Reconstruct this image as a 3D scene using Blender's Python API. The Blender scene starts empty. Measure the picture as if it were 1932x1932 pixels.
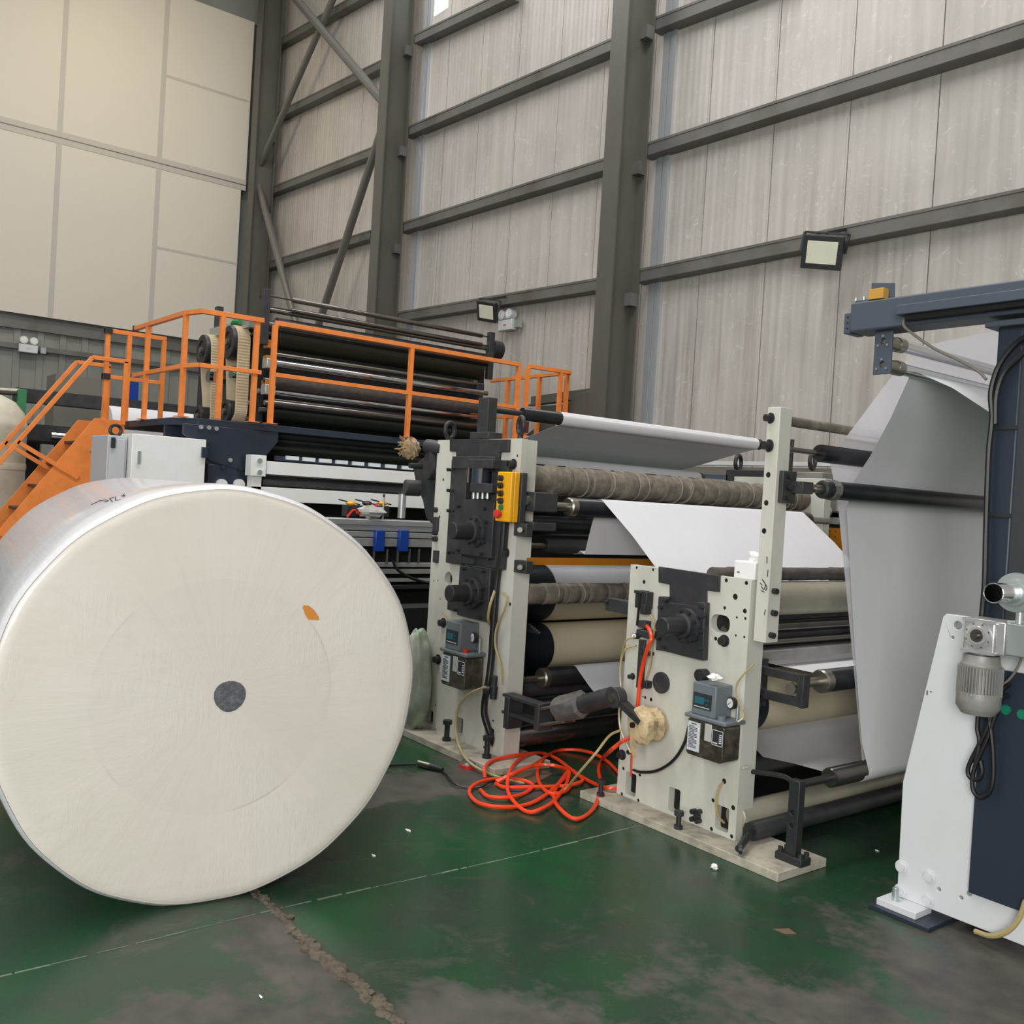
import bpy, bmesh, math, random
from mathutils import Vector, Matrix
random.seed(7)
C = bpy.context.scene.collection
V = Vector

# ------------------------------------------------------------------ camera
FPX, CX, EYE = 1792.0, 966.0, V((0, 0, 1.6))
ROT = Matrix(((0.6105882130389254, -0.048527490211302884, 0.7904600665382938),
              (0.7896746622980535, -0.03827068895602856, -0.6123310232964569),
              (0.059966339077744575, 0.9980883914066043, 0.014953297863352685)))
cd = bpy.data.cameras.new('camera'); cam = bpy.data.objects.new('camera', cd); C.objects.link(cam)
cd.sensor_width = 36; cd.sensor_height = 36; cd.lens = FPX / 1932 * 36; cd.clip_end = 200
cam.matrix_world = Matrix.Translation(EYE) @ ROT.to_4x4()
bpy.context.scene.camera = cam
S = bpy.context.scene
S.view_settings.view_transform = 'Standard'; S.view_settings.look = 'None'
S.view_settings.gamma = 1; S.view_settings.use_curve_mapping = False
S.view_settings.exposure = -0.08

# ------------------------------------------------------------------ light
W = bpy.data.worlds.new('world'); S.world = W; W.use_nodes = True
nt = W.node_tree; nt.nodes.clear()
o_ = nt.nodes.new('ShaderNodeOutputWorld'); b_ = nt.nodes.new('ShaderNodeBackground')
tc = nt.nodes.new('ShaderNodeTexCoord'); sx = nt.nodes.new('ShaderNodeSeparateXYZ'); cr = nt.nodes.new('ShaderNodeValToRGB')
nt.links.new(tc.outputs['Generated'], sx.inputs[0]); nt.links.new(sx.outputs['Z'], cr.inputs[0])
cr.color_ramp.elements[0].position = 0.0; cr.color_ramp.elements[0].color = (0.50, 0.49, 0.47, 1)
cr.color_ramp.elements[1].position = 0.7; cr.color_ramp.elements[1].color = (0.80, 0.80, 0.80, 1)
nt.links.new(cr.outputs[0], b_.inputs[0]); b_.inputs[1].default_value = 0.60
nt.links.new(b_.outputs[0], o_.inputs[0])

def area(name, loc, target, sx_, sy_, power, col=(1, 1, 1)):
    l = bpy.data.lights.new(name, 'AREA'); l.shape = 'RECTANGLE'; l.size = sx_; l.size_y = sy_; l.energy = power; l.color = col
    o = bpy.data.objects.new(name, l); C.objects.link(o); o.location = loc
    d = V(target) - V(loc); o.rotation_euler = d.to_track_quat('-Z', 'Y').to_euler()
    return o
area('skylight_strip', (-5, 2.0, 12.5), (-5, 2.0, 0), 1.6, 16, 1250, (1, .99, .97))
area('skylight_strip', (-14, 3.0, 12.8), (-14, 3.0, 0), 1.6, 12, 620, (1, .97, .93))
area('front_fill', (5.0, -7.5, 3.8), (-5, 4, 1.5), 6, 5, 1250, (1, .99, .97))  # unseen fill added behind the camera to brighten the front faces
area('high_bay_lamp', (-17.2, 4.6, 11.0), (-21, 5.0, 8.6), .7, .7, 55, (1, .78, .45))

# ------------------------------------------------------------------ helpers
def ray(px, py): return ROT @ V((px - CX, -(py - CX), -FPX))
def P(px, py, ax, c):                                     # the point of the plane ax = c seen at (px, py)
    i = 'XYZ'.index(ax); d = ray(px, py); return EYE + d * ((c - EYE[i]) / d[i])
def lin(c):
    c = c / 255.0; return c / 12.92 if c <= .04045 else ((c + .055) / 1.055) ** 2.4
def rgb(c): return (lin(c[0]), lin(c[1]), lin(c[2]), 1)

class NT:
    def __init__(s, name):
        s.m = bpy.data.materials.new(name); s.m.use_nodes = True; s.t = s.m.node_tree
        s.b = s.t.nodes['Principled BSDF']; s.tc = s.t.nodes.new('ShaderNodeTexCoord')
    def n(s, kind, **k):
        x = s.t.nodes.new(kind)
        for a, v in k.items(): setattr(x, a, v)
        return x
    def l(s, a, b): s.t.links.new(a, b)
    def coords(s, scale=(1, 1, 1), rot=(0, 0, 0), loc=(0, 0, 0)):
        mp = s.n('ShaderNodeMapping'); mp.inputs['Scale'].default_value = scale; mp.inputs['Rotation'].default_value = rot
        mp.inputs['Location'].default_value = loc
        s.l(s.tc.outputs['Object'], mp.inputs[0]); return mp.outputs[0]
    def noise(s, scale, detail=4, co=None, rough=.55, dist=0):
        x = s.n('ShaderNodeTexNoise'); x.inputs['Scale'].default_value = scale; x.inputs['Detail'].default_value = detail
        x.inputs['Roughness'].default_value = rough; x.inputs['Distortion'].default_value = dist
        s.l(co if co else s.tc.outputs['Object'], x.inputs['Vector']); return x.outputs['Fac']
    def ramp(s, f, stops):
        r = s.n('ShaderNodeValToRGB'); e = r.color_ramp.elements
        while len(e) < len(stops): e.new(.5)
        for i, (p, c) in enumerate(stops): e[i].position = p; e[i].color = c if len(c) == 4 else (c[0], c[1], c[2], 1)
        s.l(f, r.inputs[0]); return r.outputs[0]
    def mix(s, f, a, b, mode='MIX'):
        m = s.n('ShaderNodeMix', data_type='RGBA', blend_type=mode)
        for inp, v in ((m.inputs[0], f), (m.inputs[6], a), (m.inputs[7], b)):
            if isinstance(v, (int, float)): inp.default_value = v
            elif isinstance(v, tuple): inp.default_value = v
            else: s.l(v, inp)
        return m.outputs[2]
    def math(s, op, a, b=None, c=None, clamp=False):
        m = s.n('ShaderNodeMath', operation=op, use_clamp=clamp)
        for i, v in enumerate((a, b, c)):
            if v is None: continue
            if isinstance(v, (int, float)): m.inputs[i].default_value = v
            else: s.l(v, m.inputs[i])
        return m.outputs[0]
    def bump(s, h, strength=.2, dist=.01):
        b = s.n('ShaderNodeBump'); b.inputs['Strength'].default_value = strength; b.inputs['Distance'].default_value = dist
        s.l(h, b.inputs['Height']); s.l(b.outputs[0], s.b.inputs['Normal'])
    def color(s, v):
        if isinstance(v, tuple): s.b.inputs['Base Color'].default_value = v
        else: s.l(v, s.b.inputs['Base Color'])

def mat(name, col, rough=.5, metal=0.0, var=.12, scale=6, dirt=None, amt=.5, dscale=5, stretch=(1, 1, 1), bump=0, bscale=60, coat=0, spec=.5):
    k = NT(name); c = rgb(col)
    dk = tuple(x * (1 - var) for x in c[:3]) + (1,); lt = tuple(min(1, x * (1 + var)) for x in c[:3]) + (1,)
    out = k.mix(k.noise(scale), dk, lt)
    if dirt:
        f = k.ramp(k.noise(dscale, 7, k.coords(stretch), .65), [(.45, (0, 0, 0)), (.72, (amt, amt, amt))])
        out = k.mix(f, out, rgb(dirt))
    k.color(out)
    k.b.inputs['Roughness'].default_value = rough; k.b.inputs['Metallic'].default_value = metal
    k.b.inputs['Coat Weight'].default_value = coat; k.b.inputs['Specular IOR Level'].default_value = spec
    if bump: k.bump(k.noise(bscale, 3), bump, .004)
    return k.m

class MB:
    def __init__(s): s.v = []; s.f = []
    def add(s, vs, fs):
        n = len(s.v); s.v += [V(x) for x in vs]; s.f += [tuple(i + n for i in f) for f in fs]; return s
    def box(s, a, b):
        x0, x1 = sorted((a[0], b[0])); y0, y1 = sorted((a[1], b[1])); z0, z1 = sorted((a[2], b[2]))
        return s.add([(x0, y0, z0), (x1, y0, z0), (x1, y1, z0), (x0, y1, z0), (x0, y0, z1), (x1, y0, z1), (x1, y1, z1), (x0, y1, z1)],
                     [(3, 2, 1, 0), (4, 5, 6, 7), (0, 1, 5, 4), (1, 2, 6, 5), (2, 3, 7, 6), (3, 0, 4, 7)])
    def bar(s, p0, p1, w, h, up=(0, 0, 1)):                # rectangular bar between two points
        p0, p1 = V(p0), V(p1); d = (p1 - p0).normalized(); u = V(up)
        if abs(d.dot(u)) > .98: u = V((1, 0, 0))
        a = d.cross(u).normalized() * w / 2; b = a.cross(d).normalized() * h / 2
        vs = [p + i * a + j * b for p in (p0, p1) for i, j in ((-1, -1), (1, -1), (1, 1), (-1, 1))]
        return s.add(vs, [(3, 2, 1, 0), (4, 5, 6, 7), (0, 1, 5, 4), (1, 2, 6, 5), (2, 3, 7, 6), (3, 0, 4, 7)])
    def prism(s, pts, ax, lo, hi):                         # pts in the other two axes, in XYZ order
        def m(p, t): return {'X': (t, p[0], p[1]), 'Y': (p[0], t, p[1]), 'Z': (p[0], p[1], t)}[ax]
        n = len(pts); ar = sum(pts[i][0] * pts[(i + 1) % n][1] - pts[(i + 1) % n][0] * pts[i][1] for i in range(n))
        if (ar < 0) != (ax == 'Y'): pts = pts[::-1]
        return s.add([m(p, lo) for p in pts] + [m(p, hi) for p in pts],
                     [tuple(range(n))[::-1], tuple(range(n, 2 * n))] + [(i, (i + 1) % n, (i + 1) % n + n, i + n) for i in range(n)])
    def plate(s, outline, holes, ax, lo, hi):              # plate with real holes
        bm = bmesh.new(); loops = []
        for lp in [outline] + holes:
            vs = [bm.verts.new((p[0], p[1], 0)) for p in lp]; loops.append(vs)
            for i in range(len(vs)): bm.edges.new((vs[i], vs[(i + 1) % len(vs)]))
        bmesh.ops.triangle_fill(bm, edges=bm.edges[:], use_beauty=True)
        bm.verts.index_update()
        def m(p, t): return {'X': (t, p[0], p[1]), 'Y': (p[0], t, p[1]), 'Z': (p[0], p[1], t)}[ax]
        n = len(bm.verts); vs = [m(v.co, lo) for v in bm.verts] + [m(v.co, hi) for v in bm.verts]; fs = []
        for f in bm.faces:
            ids = [v.index for v in f.verts]; fs.append(tuple(ids)); fs.append(tuple(i + n for i in ids[::-1]))
        for lp in loops:
            ids = [v.index for v in lp]
            for i in range(len(ids)): j = (i + 1) % len(ids); fs.append((ids[i], ids[j], ids[j] + n, ids[i] + n))
        bm.free(); s.recalc = True
        return s.add(vs, fs)
    def cyl(s, p0, p1, r, r1=None, n=24, cap=True):
        p0, p1 = V(p0), V(p1); r1 = r if r1 is None else r1; d = (p1 - p0).normalized()
        u = V((0, 0, 1)) if abs(d.z) < .9 else V((1, 0, 0)); a = d.cross(u).normalized(); b = d.cross(a)
        vs = []
        for p, q in ((p0, r), (p1, r1)):
            for i in range(n):
                t = 2 * math.pi * i / n; vs.append(p + (a * math.cos(t) + b * math.sin(t)) * q)
        fs = [(i, (i + 1) % n, (i + 1) % n + n, i + n) for i in range(n)]
        if cap: fs += [tuple(range(n))[::-1], tuple(range(n, 2 * n))]
        return s.add(vs, fs)
    def lathe(s, p0, d, prof, n=28, wob=None):             # prof: (distance along d, radius)
        p0 = V(p0); d = V(d).normalized(); u = V((0, 0, 1)) if abs(d.z) < .9 else V((1, 0, 0)); a = d.cross(u).normalized(); b = d.cross(a)
        vs = []
        for k, (t, r) in enumerate(prof):
            for i in range(n):
                q = 2 * math.pi * i / n; rr = r * (1 + (wob(k, q) if wob else 0))
                vs.append(p0 + d * t + (a * math.cos(q) + b * math.sin(q)) * rr)
        fs = [(k * n + i, k * n + (i + 1) % n, (k + 1) * n + (i + 1) % n, (k + 1) * n + i) for k in range(len(prof) - 1) for i in range(n)]
        if prof[0][1] > 1e-4: fs.append(tuple(range(n))[::-1])
        if prof[-1][1] > 1e-4: fs.append(tuple(range((len(prof) - 1) * n, len(prof) * n)))
        return s.add(vs, fs)
    def tube(s, pts, r, n=8, sub=5):
        pts = [V(p) for p in pts]
        if sub > 1 and len(pts) > 2:
            q = [pts[0] * 2 - pts[1]] + pts + [pts[-1] * 2 - pts[-2]]; o = []
            for i in range(1, len(q) - 2):
                for k in range(sub):
                    t = k / sub; a, b, c, d = q[i - 1], q[i], q[i + 1], q[i + 2]
                    o.append(.5 * ((2 * b) + (c - a) * t + (2 * a - 5 * b + 4 * c - d) * t * t + (3 * b - a - 3 * c + d) * t ** 3))
            pts = o + [pts[-1]]
        vs = []; nrm = None
        for i, p in enumerate(pts):
            d = (pts[min(i + 1, len(pts) - 1)] - pts[max(i - 1, 0)])
            d = d.normalized() if d.length > 1e-9 else V((0, 0, 1))
            if nrm is None: nrm = d.cross(V((0, 0, 1)) if abs(d.z) < .9 else V((1, 0, 0))).normalized()
            nrm = (nrm - d * nrm.dot(d)).normalized(); b = d.cross(nrm)
            for j in range(n):
                t = 2 * math.pi * j / n; vs.append(p + (nrm * math.cos(t) + b * math.sin(t)) * r)
        m = len(pts)
        fs = [(k * n + i, k * n + (i + 1) % n, (k + 1) * n + (i + 1) % n, (k + 1) * n + i) for k in range(m - 1) for i in range(n)]
        fs += [tuple(range(n))[::-1], tuple(range((m - 1) * n, m * n))]
        return s.add(vs, fs)
    def torus(s, c, ax, R, r, n=24, k=10):
        c = V(c); d = V(ax).normalized(); u = V((0, 0, 1)) if abs(d.z) < .9 else V((1, 0, 0)); a = d.cross(u).normalized(); b = d.cross(a); vs = []
        for i in range(n):
            t = 2 * math.pi * i / n; e = a * math.cos(t) + b * math.sin(t)
            for j in range(k):
                q = 2 * math.pi * j / k; vs.append(c + e * (R + r * math.cos(q)) + d * r * math.sin(q))
        return s.add(vs, [(i * k + j, i * k + (j + 1) % k, ((i + 1) % n) * k + (j + 1) % k, ((i + 1) % n) * k + j) for i in range(n) for j in range(k)])
    def ball(s, c, rx, ry, rz, n=20, m=12, wob=0, seed=1):
        rnd = random.Random(seed); vs = []; c = V(c)
        for i in range(m + 1):
            t = math.pi * i / m
            for j in range(n):
                q = 2 * math.pi * j / n; w = 1 + (rnd.uniform(-wob, wob) if 0 < i < m else 0)
                vs.append(c + V((rx * math.sin(t) * math.cos(q), ry * math.sin(t) * math.sin(q), rz * math.cos(t))) * w)
        return s.add(vs, [(i * n + j, (i + 1) * n + j, (i + 1) * n + (j + 1) % n, i * n + (j + 1) % n) for i in range(m) for j in range(n)])
    def sheet(s, rows, th=.0015):                          # rows of points -> a thin solid sheet
        n = len(rows[0]); m = len(rows); top = [V(p) for r in rows for p in r]
        nm = (top[n] - top[0]).cross(top[1] - top[0]).normalized() * th
        vs = top + [p - nm for p in top]; N = n * m; fs = []
        for i in range(m - 1):
            for j in range(n - 1):
                a = i * n + j; fs.append((a, a + 1, a + n + 1, a + n)); fs.append((a + N, a + n + N, a + n + 1 + N, a + 1 + N))
        per = list(range(n)) + [i * n + n - 1 for i in range(1, m)] + [(m - 1) * n + j for j in range(n - 2, -1, -1)] + [i * n for i in range(m - 2, 0, -1)]
        for i in range(len(per)):
            a, b = per[i], per[(i + 1) % len(per)]; fs.append((b, a, a + N, b + N))
        return s.add(vs, fs)
    recalc = False
    def build(s, name, m, parent=None, bevel=0, seg=2, smooth=40, label=None, origin=None, solid=0, sub=0):
        if parent is not None: o0 = V(parent['_o'])
        elif origin is not None: o0 = V(origin)
        else:
            xs = [v.x for v in s.v]; ys = [v.y for v in s.v]; zs = [v.z for v in s.v]
            o0 = V(((min(xs) + max(xs)) / 2, (min(ys) + max(ys)) / 2, min(zs)))
        me = bpy.data.meshes.new(name); me.from_pydata([v - o0 for v in s.v], [], s.f); me.validate()
        bm = bmesh.new(); bm.from_mesh(me); bmesh.ops.remove_doubles(bm, verts=bm.verts[:], dist=1e-5) if s.recalc else None
        bmesh.ops.recalc_face_normals(bm, faces=bm.faces[:]); bm.to_mesh(me); bm.free()
        for p in me.polygons: p.use_smooth = True
        me.set_sharp_from_angle(angle=math.radians(smooth))
        me.materials.append(m)
        ob = bpy.data.objects.new(name, me); C.objects.link(ob)
        if parent is not None: ob.parent = parent
        else: ob.location = o0
        ob['_o'] = tuple(o0)
        if bevel:
            b = ob.modifiers.new('bevel', 'BEVEL'); b.width = bevel; b.segments = seg; b.limit_method = 'ANGLE'; b.angle_limit = math.radians(40)
            b.harden_normals = False
        if sub: q = ob.modifiers.new('sub', 'SUBSURF'); q.levels = sub; q.render_levels = sub
        if label: ob['label'] = label
        return ob

def tag(o, label, cat, group=None, kind=None):
    o['label'] = label; o['category'] = cat
    if group: o['group'] = group
    if kind: o['kind'] = kind
    return o
def struct(o): o['kind'] = 'structure'; return o
def thing(name, label, cat, loc, group=None):
    o = bpy.data.objects.new(name, None); C.objects.link(o); o.location = loc; o['_o'] = tuple(loc); o.empty_display_size = .1
    return tag(o, label, cat, group)
def circ(cx, cz, r, n=14): return [(cx + r * math.cos(2 * math.pi * i / n), cz + r * math.sin(2 * math.pi * i / n)) for i in range(n)]
def rrect(x0, x1, z0, z1, r, n=4):
    o = []
    for cx, cz, a in ((x1 - r, z1 - r, 0), (x0 + r, z1 - r, 90), (x0 + r, z0 + r, 180), (x1 - r, z0 + r, 270)):
        for i in range(n + 1): t = math.radians(a + 90 * i / n); o.append((cx + r * math.cos(t), cz + r * math.sin(t)))
    return o
def PY(px, py, y): p = P(px, py, 'Y', y); return (p.x, p.z)
def PX(px, py, x): p = P(px, py, 'X', x); return (p.y, p.z)
def holesY(pts, y): return [circ(*PY(px, py, y), r) for px, py, r in pts]

def bolt(par, p, r=.013, h=.018, d=(0, -1, 0), m=None, name='bolt', washer=False):
    p = V(p); d = V(d); b = MB().cyl(p - d * .004, p + d * h, r, n=10)
    b.cyl(p + d * (h - .001), p + d * (h + .001), r * .5, n=6)
    if washer: b.cyl(p - d * .003, p + d * .004, r * 1.5, n=14)
    return b.build(name, m or M['black_steel'], par)
def roller(par, name, X, Z, r, y0, y1, m, shaft=None, y2=None, y3=None, sm=None, n=28, label=None):
    o = MB().lathe((X, y0, Z), (0, 1, 0), [(0, r * .9), (.006, r), (y1 - y0 - .006, r), (y1 - y0, r * .9)], n).build(name, m, par, smooth=50, label=label)
    if shaft: MB().cyl((X, y2 if y2 is not None else y0 - .2, Z), (X, y3 if y3 is not None else y1 + .2, Z), shaft, n=14).build('shaft', sm or M['steel'], o)
    return o
def ctr(pA, pB, X): a = P(*pA, 'X', X); b = P(*pB, 'X', X); return a.y, b.y, (a.z + b.z) / 2

# ------------------------------------------------------------------ materials
M = {}
M['black_steel'] = mat('black_steel', (52, 53, 55), .45, .3, .15, 20)
M['black_paint'] = mat('black_paint', (47, 48, 51), .5, 0, .12, 9, dirt=(88, 86, 82), amt=.35, dscale=9)
M['void'] = mat('gap_shade_black', (14, 14, 15), .7, 0, .1)  # near-black that puts shade into gaps, holes and machine interiors
M['rubber'] = mat('black_rubber', (24, 25, 28), .35, 0, .15, 12, dirt=(60, 62, 66), amt=.3, dscale=7)
M['black_tube'] = mat('black_cable', (24, 24, 26), .4, 0, .1)
M['steel'] = mat('steel', (140, 138, 128), .3, .85, .12, 14)
M['chrome'] = mat('chrome', (205, 207, 210), .12, 1, .05)
M['dark_chrome'] = mat('dark_chrome', (120, 116, 112), .22, .9, .12, 10, dirt=(60, 50, 44), amt=.5)
M['zinc'] = mat('zinc', (190, 198, 196), .35, .7, .08, 12)
M['alu'] = mat('aluminium', (188, 190, 190), .38, .6, .08, 12)
M['cast_alu'] = mat('cast_aluminium', (205, 205, 205), .32, .7, .1, 18, bump=.3, bscale=40)
M['motor_grey'] = mat('motor_grey', (150, 150, 146), .45, .15, .1, 12, dirt=(104, 98, 86), amt=.5, dscale=9)
M['navy'] = mat('navy_paint', (40, 48, 61), .42, 0, .08, 5)
M['slate'] = mat('slate_blue_paint', (76, 84, 96), .5, 0, .06, 5)
M['orange'] = mat('orange_paint', (240, 140, 68), .42, 0, .06, 4, dirt=(180, 92, 40), amt=.35, dscale=7)
M['cream_plate'] = mat('cream_painted_plate', (208, 208, 196), .45, 0, .04, 2, dirt=(150, 144, 128), amt=.45, dscale=3, stretch=(1, 1, .5))
M['base_plate'] = mat('scuffed_base_plate', (186, 180, 164), .6, 0, .06, 3, dirt=(92, 84, 72), amt=.8, dscale=9)
M['white_paint'] = mat('white_paint', (212, 215, 217), .4, 0, .02, 3, dirt=(205, 198, 182), amt=.25, dscale=2)
M['cabinet_white'] = mat('cabinet_white_paint', (236, 237, 235), .4, 0, .02, 3, dirt=(206, 196, 176), amt=.3, dscale=2)
M['maroon'] = mat('maroon_tape', (92, 34, 42), .5)
M['grey_box'] = mat('light_grey_cabinet', (190, 190, 194), .45, 0, .03, 3)
M['cloth'] = mat('dusty_cloth_wrap', (104, 98, 86), .95, 0, .25, 22, dirt=(160, 152, 134), amt=.6, dscale=12, bump=.8, bscale=30)
M['cloth_light'] = mat('pale_cloth_ridge', (140, 134, 120), .95, 0, .3, 22, bump=.6, bscale=40)
M['bandage'] = mat('dark_cloth_wrap', (78, 72, 68), .95, 0, .25, 22, dirt=(112, 100, 94), amt=.5, dscale=12, bump=.9, bscale=40)
M['roll_cream'] = mat('cream_roll_cover', (206, 196, 168), .6, 0, .04, 3)
M['roll_bare'] = mat('worn_steel_roll', (168, 164, 146), .42, .35, .12, 4, dirt=(120, 112, 92), amt=.5, dscale=3)
M['green_roll'] = mat('dark_green_rubber_roll', (38, 42, 32), .35, 0, .25, 3)
M['amber'] = mat('amber_bar', (176, 110, 22), .4, 0, .2, 5)
M['yellow'] = mat('yellow_enclosure', (240, 172, 20), .4, 0, .05, 6, dirt=(190, 140, 40), amt=.4)
M['wood'] = mat('plywood', (200, 150, 62), .6, 0, .15, 9, stretch=(1, 1, 6))
M['red'] = mat('red_plastic', (205, 50, 40), .35)
M['blue'] = mat('blue_plastic', (22, 62, 150), .35)
M['green'] = mat('green_paint', (58, 128, 84), .5, 0, .1, 6)
M['green_btn'] = mat('green_button', (20, 122, 92), .35)
M['hose'] = mat('orange_hose', (238, 72, 34), .32, 0, .06, 4)
M['clear_tube'] = mat('yellowed_clear_tube', (176, 160, 112), .25, 0, .1, 8)
M['column'] = mat('olive_grey_column_paint', (84, 84, 77), .45, 0, .06, 1.2, dirt=(110, 104, 94), amt=.35, dscale=2, stretch=(1, 1, .3))
M['girt'] = mat('galvanised_girt', (112, 112, 108), .5, .3, .12, 5, dirt=(78, 62, 50), amt=.55, dscale=1.5)
M['pipe'] = mat('brace_pipe_paint', (112, 110, 104), .35, .35, .12, 4)
M['oiler_grey'] = mat('oiler_grey_plastic', (112, 120, 126), .42, 0, .05, 6)
M['label_white'] = mat('printed_label', (208, 214, 218), .5)
M['ink'] = mat('ink', (45, 45, 50), .6)
M['screen'] = mat('screen_teal', (44, 104, 116), .3)
M['gauge_face'] = mat('gauge_face', (232, 232, 228), .4)
M['crumple'] = mat('crumpled_kraft_wrap', (214, 190, 148), .6, 0, .18, 14, dirt=(110, 88, 62), amt=.7, dscale=16, bump=.9, bscale=22)
M['straw'] = mat('frayed_straw', (150, 124, 84), .8, 0, .3, 30, dirt=(176, 168, 156), amt=.7, dscale=14)
M['tape'] = mat('clear_tape_wrap', (96, 94, 92), .12, 0, .3, 30, bump=1, bscale=26)
M['tissue'] = mat('tissue', (246, 245, 242), .8)
M['card'] = mat('brown_card', (104, 84, 66), .8)
M['belt'] = mat('toothed_belt', (214, 196, 164), .7, 0, .15, 20)
M['tank'] = mat('beige_tank', (196, 190, 172), .6, 0, .1, 3, dirt=(120, 112, 96), amt=.6, dscale=3)
M['plastic_bale'] = mat('green_white_plastic_bag', (156, 168, 148), .25, 0, .3, 9, dirt=(205, 210, 198), amt=.6, dscale=8, bump=1, bscale=12)
M['duct'] = mat('grey_duct', (118, 114, 104), .6, 0, .06, 3)
M['flange_rubber'] = mat('dark_blue_roll_end', (26, 32, 42), .5, 0, .2, 40, bump=.5, bscale=90)
M['lens'] = mat('flood_lens', (226, 226, 204), .25)
M['bag_plastic'] = mat('clear_plastic_bag', (186, 186, 182), .15, 0, .2, 16, bump=1, bscale=20)

def paper(name, col, trans=.25, band=.03):
    k = NT(name); c = rgb(col); d = tuple(x * (1 - band * 2) for x in c[:3]) + (1,)
    f = k.noise(2.2, 3, k.coords((1, 6, 1)))
    k.color(k.mix(f, d, c)); k.b.inputs['Roughness'].default_value = .75; k.b.inputs['Specular IOR Level'].default_value = .2
    t = k.n('ShaderNodeBsdfTranslucent'); t.inputs[0].default_value = c
    mx = k.n('ShaderNodeMixShader'); mx.inputs[0].default_value = trans
    k.l(k.b.outputs[0], mx.inputs[1]); k.l(t.outputs[0], mx.inputs[2]); k.l(mx.outputs[0], k.t.nodes['Material Output'].inputs[0])
    k.bump(k.noise(3, 2, k.coords((1.5, .3, .3))), .25, .02)
    return k.m
M['paper'] = paper('white_tissue_paper', (228, 228, 231), .14)
def sheer():
    k = NT('sheer_tissue_web'); k.color(rgb((232, 232, 236))); k.b.inputs['Roughness'].default_value = .8
    t = k.n('ShaderNodeBsdfTranslucent'); t.inputs[0].default_value = rgb((235, 235, 238))
    tr = k.n('ShaderNodeBsdfTransparent')
    a = k.n('ShaderNodeMixShader'); a.inputs[0].default_value = .4; b = k.n('ShaderNodeMixShader'); b.inputs[0].default_value = .42
    k.l(k.b.outputs[0], a.inputs[1]); k.l(t.outputs[0], a.inputs[2]); k.l(a.outputs[0], b.inputs[1]); k.l(tr.outputs[0], b.inputs[2])
    k.l(b.outputs[0], k.t.nodes['Material Output'].inputs[0]); return k.m
M['sheer'] = sheer()

def wall_mat():
    k = NT('sandwich_wall_panel')
    streak = k.noise(1, 6, k.coords((9, 1, .35)), .6)
    fine = k.noise(1, 4, k.coords((34, 1, .5)), .6)
    blot = k.noise(1.1, 5)
    c = k.ramp(blot, [(.3, rgb((174, 169, 162))), (.7, rgb((192, 187, 180)))])
    c = k.mix(k.ramp(streak, [(.42, (0, 0, 0)), (.75, (.5, .5, .5))]), c, rgb((214, 209, 201)))
    c = k.mix(k.ramp(fine, [(.55, (0, 0, 0)), (.8, (.35, .35, .35))]), c, rgb((158, 149, 141)))
    # darker vertical grime low on the wall
    sp = k.n('ShaderNodeSeparateXYZ'); k.l(k.tc.outputs['Object'], sp.inputs[0])
    low = k.math('MULTIPLY', k.ramp(k.math('DIVIDE', sp.outputs['Z'], 10), [(.36, (1, 1, 1)), (.62, (0, 0, 0))]), k.ramp(k.noise(1, 6, k.coords((6, 1, .22)), .7), [(.47, (0, 0, 0)), (.7, (.55, .55, .55))]))
    c = k.mix(low, c, rgb((132, 124, 118)))
    scr = k.ramp(k.noise(5, 9, None, .8, 2.2), [(.57, (0, 0, 0)), (.64, (.55, .55, .55))])
    c = k.mix(scr, c, rgb((226, 222, 216)))
    k.color(c); k.b.inputs['Roughness'].default_value = .42; k.b.inputs['Metallic'].default_value = .1
    w = k.n('ShaderNodeTexWave', wave_type='BANDS', bands_direction='X'); w.inputs['Scale'].default_value = 3.2; k.l(k.coords(), w.inputs[0])
    k.bump(w.outputs['Fac'], .22, .01); return k.m
M['wall'] = wall_mat()
M['cladding'] = mat('white_insulation_board', (208, 203, 191), .7, 0, .02, .5)
M['joint_tape'] = mat('grey_joint_tape', (184, 180, 172), .7, 0, .06, 1.5)
M['corrug'] = mat('grey_corrugated_sheet', (138, 140, 134), .5, .15, .1, .8, dirt=(110, 110, 102), amt=.5, dscale=1.2, stretch=(1, 1, .2))
M['flashing'] = mat('bluish_metal_flashing', (196, 199, 203), .25, .5, .08, 3)

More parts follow.
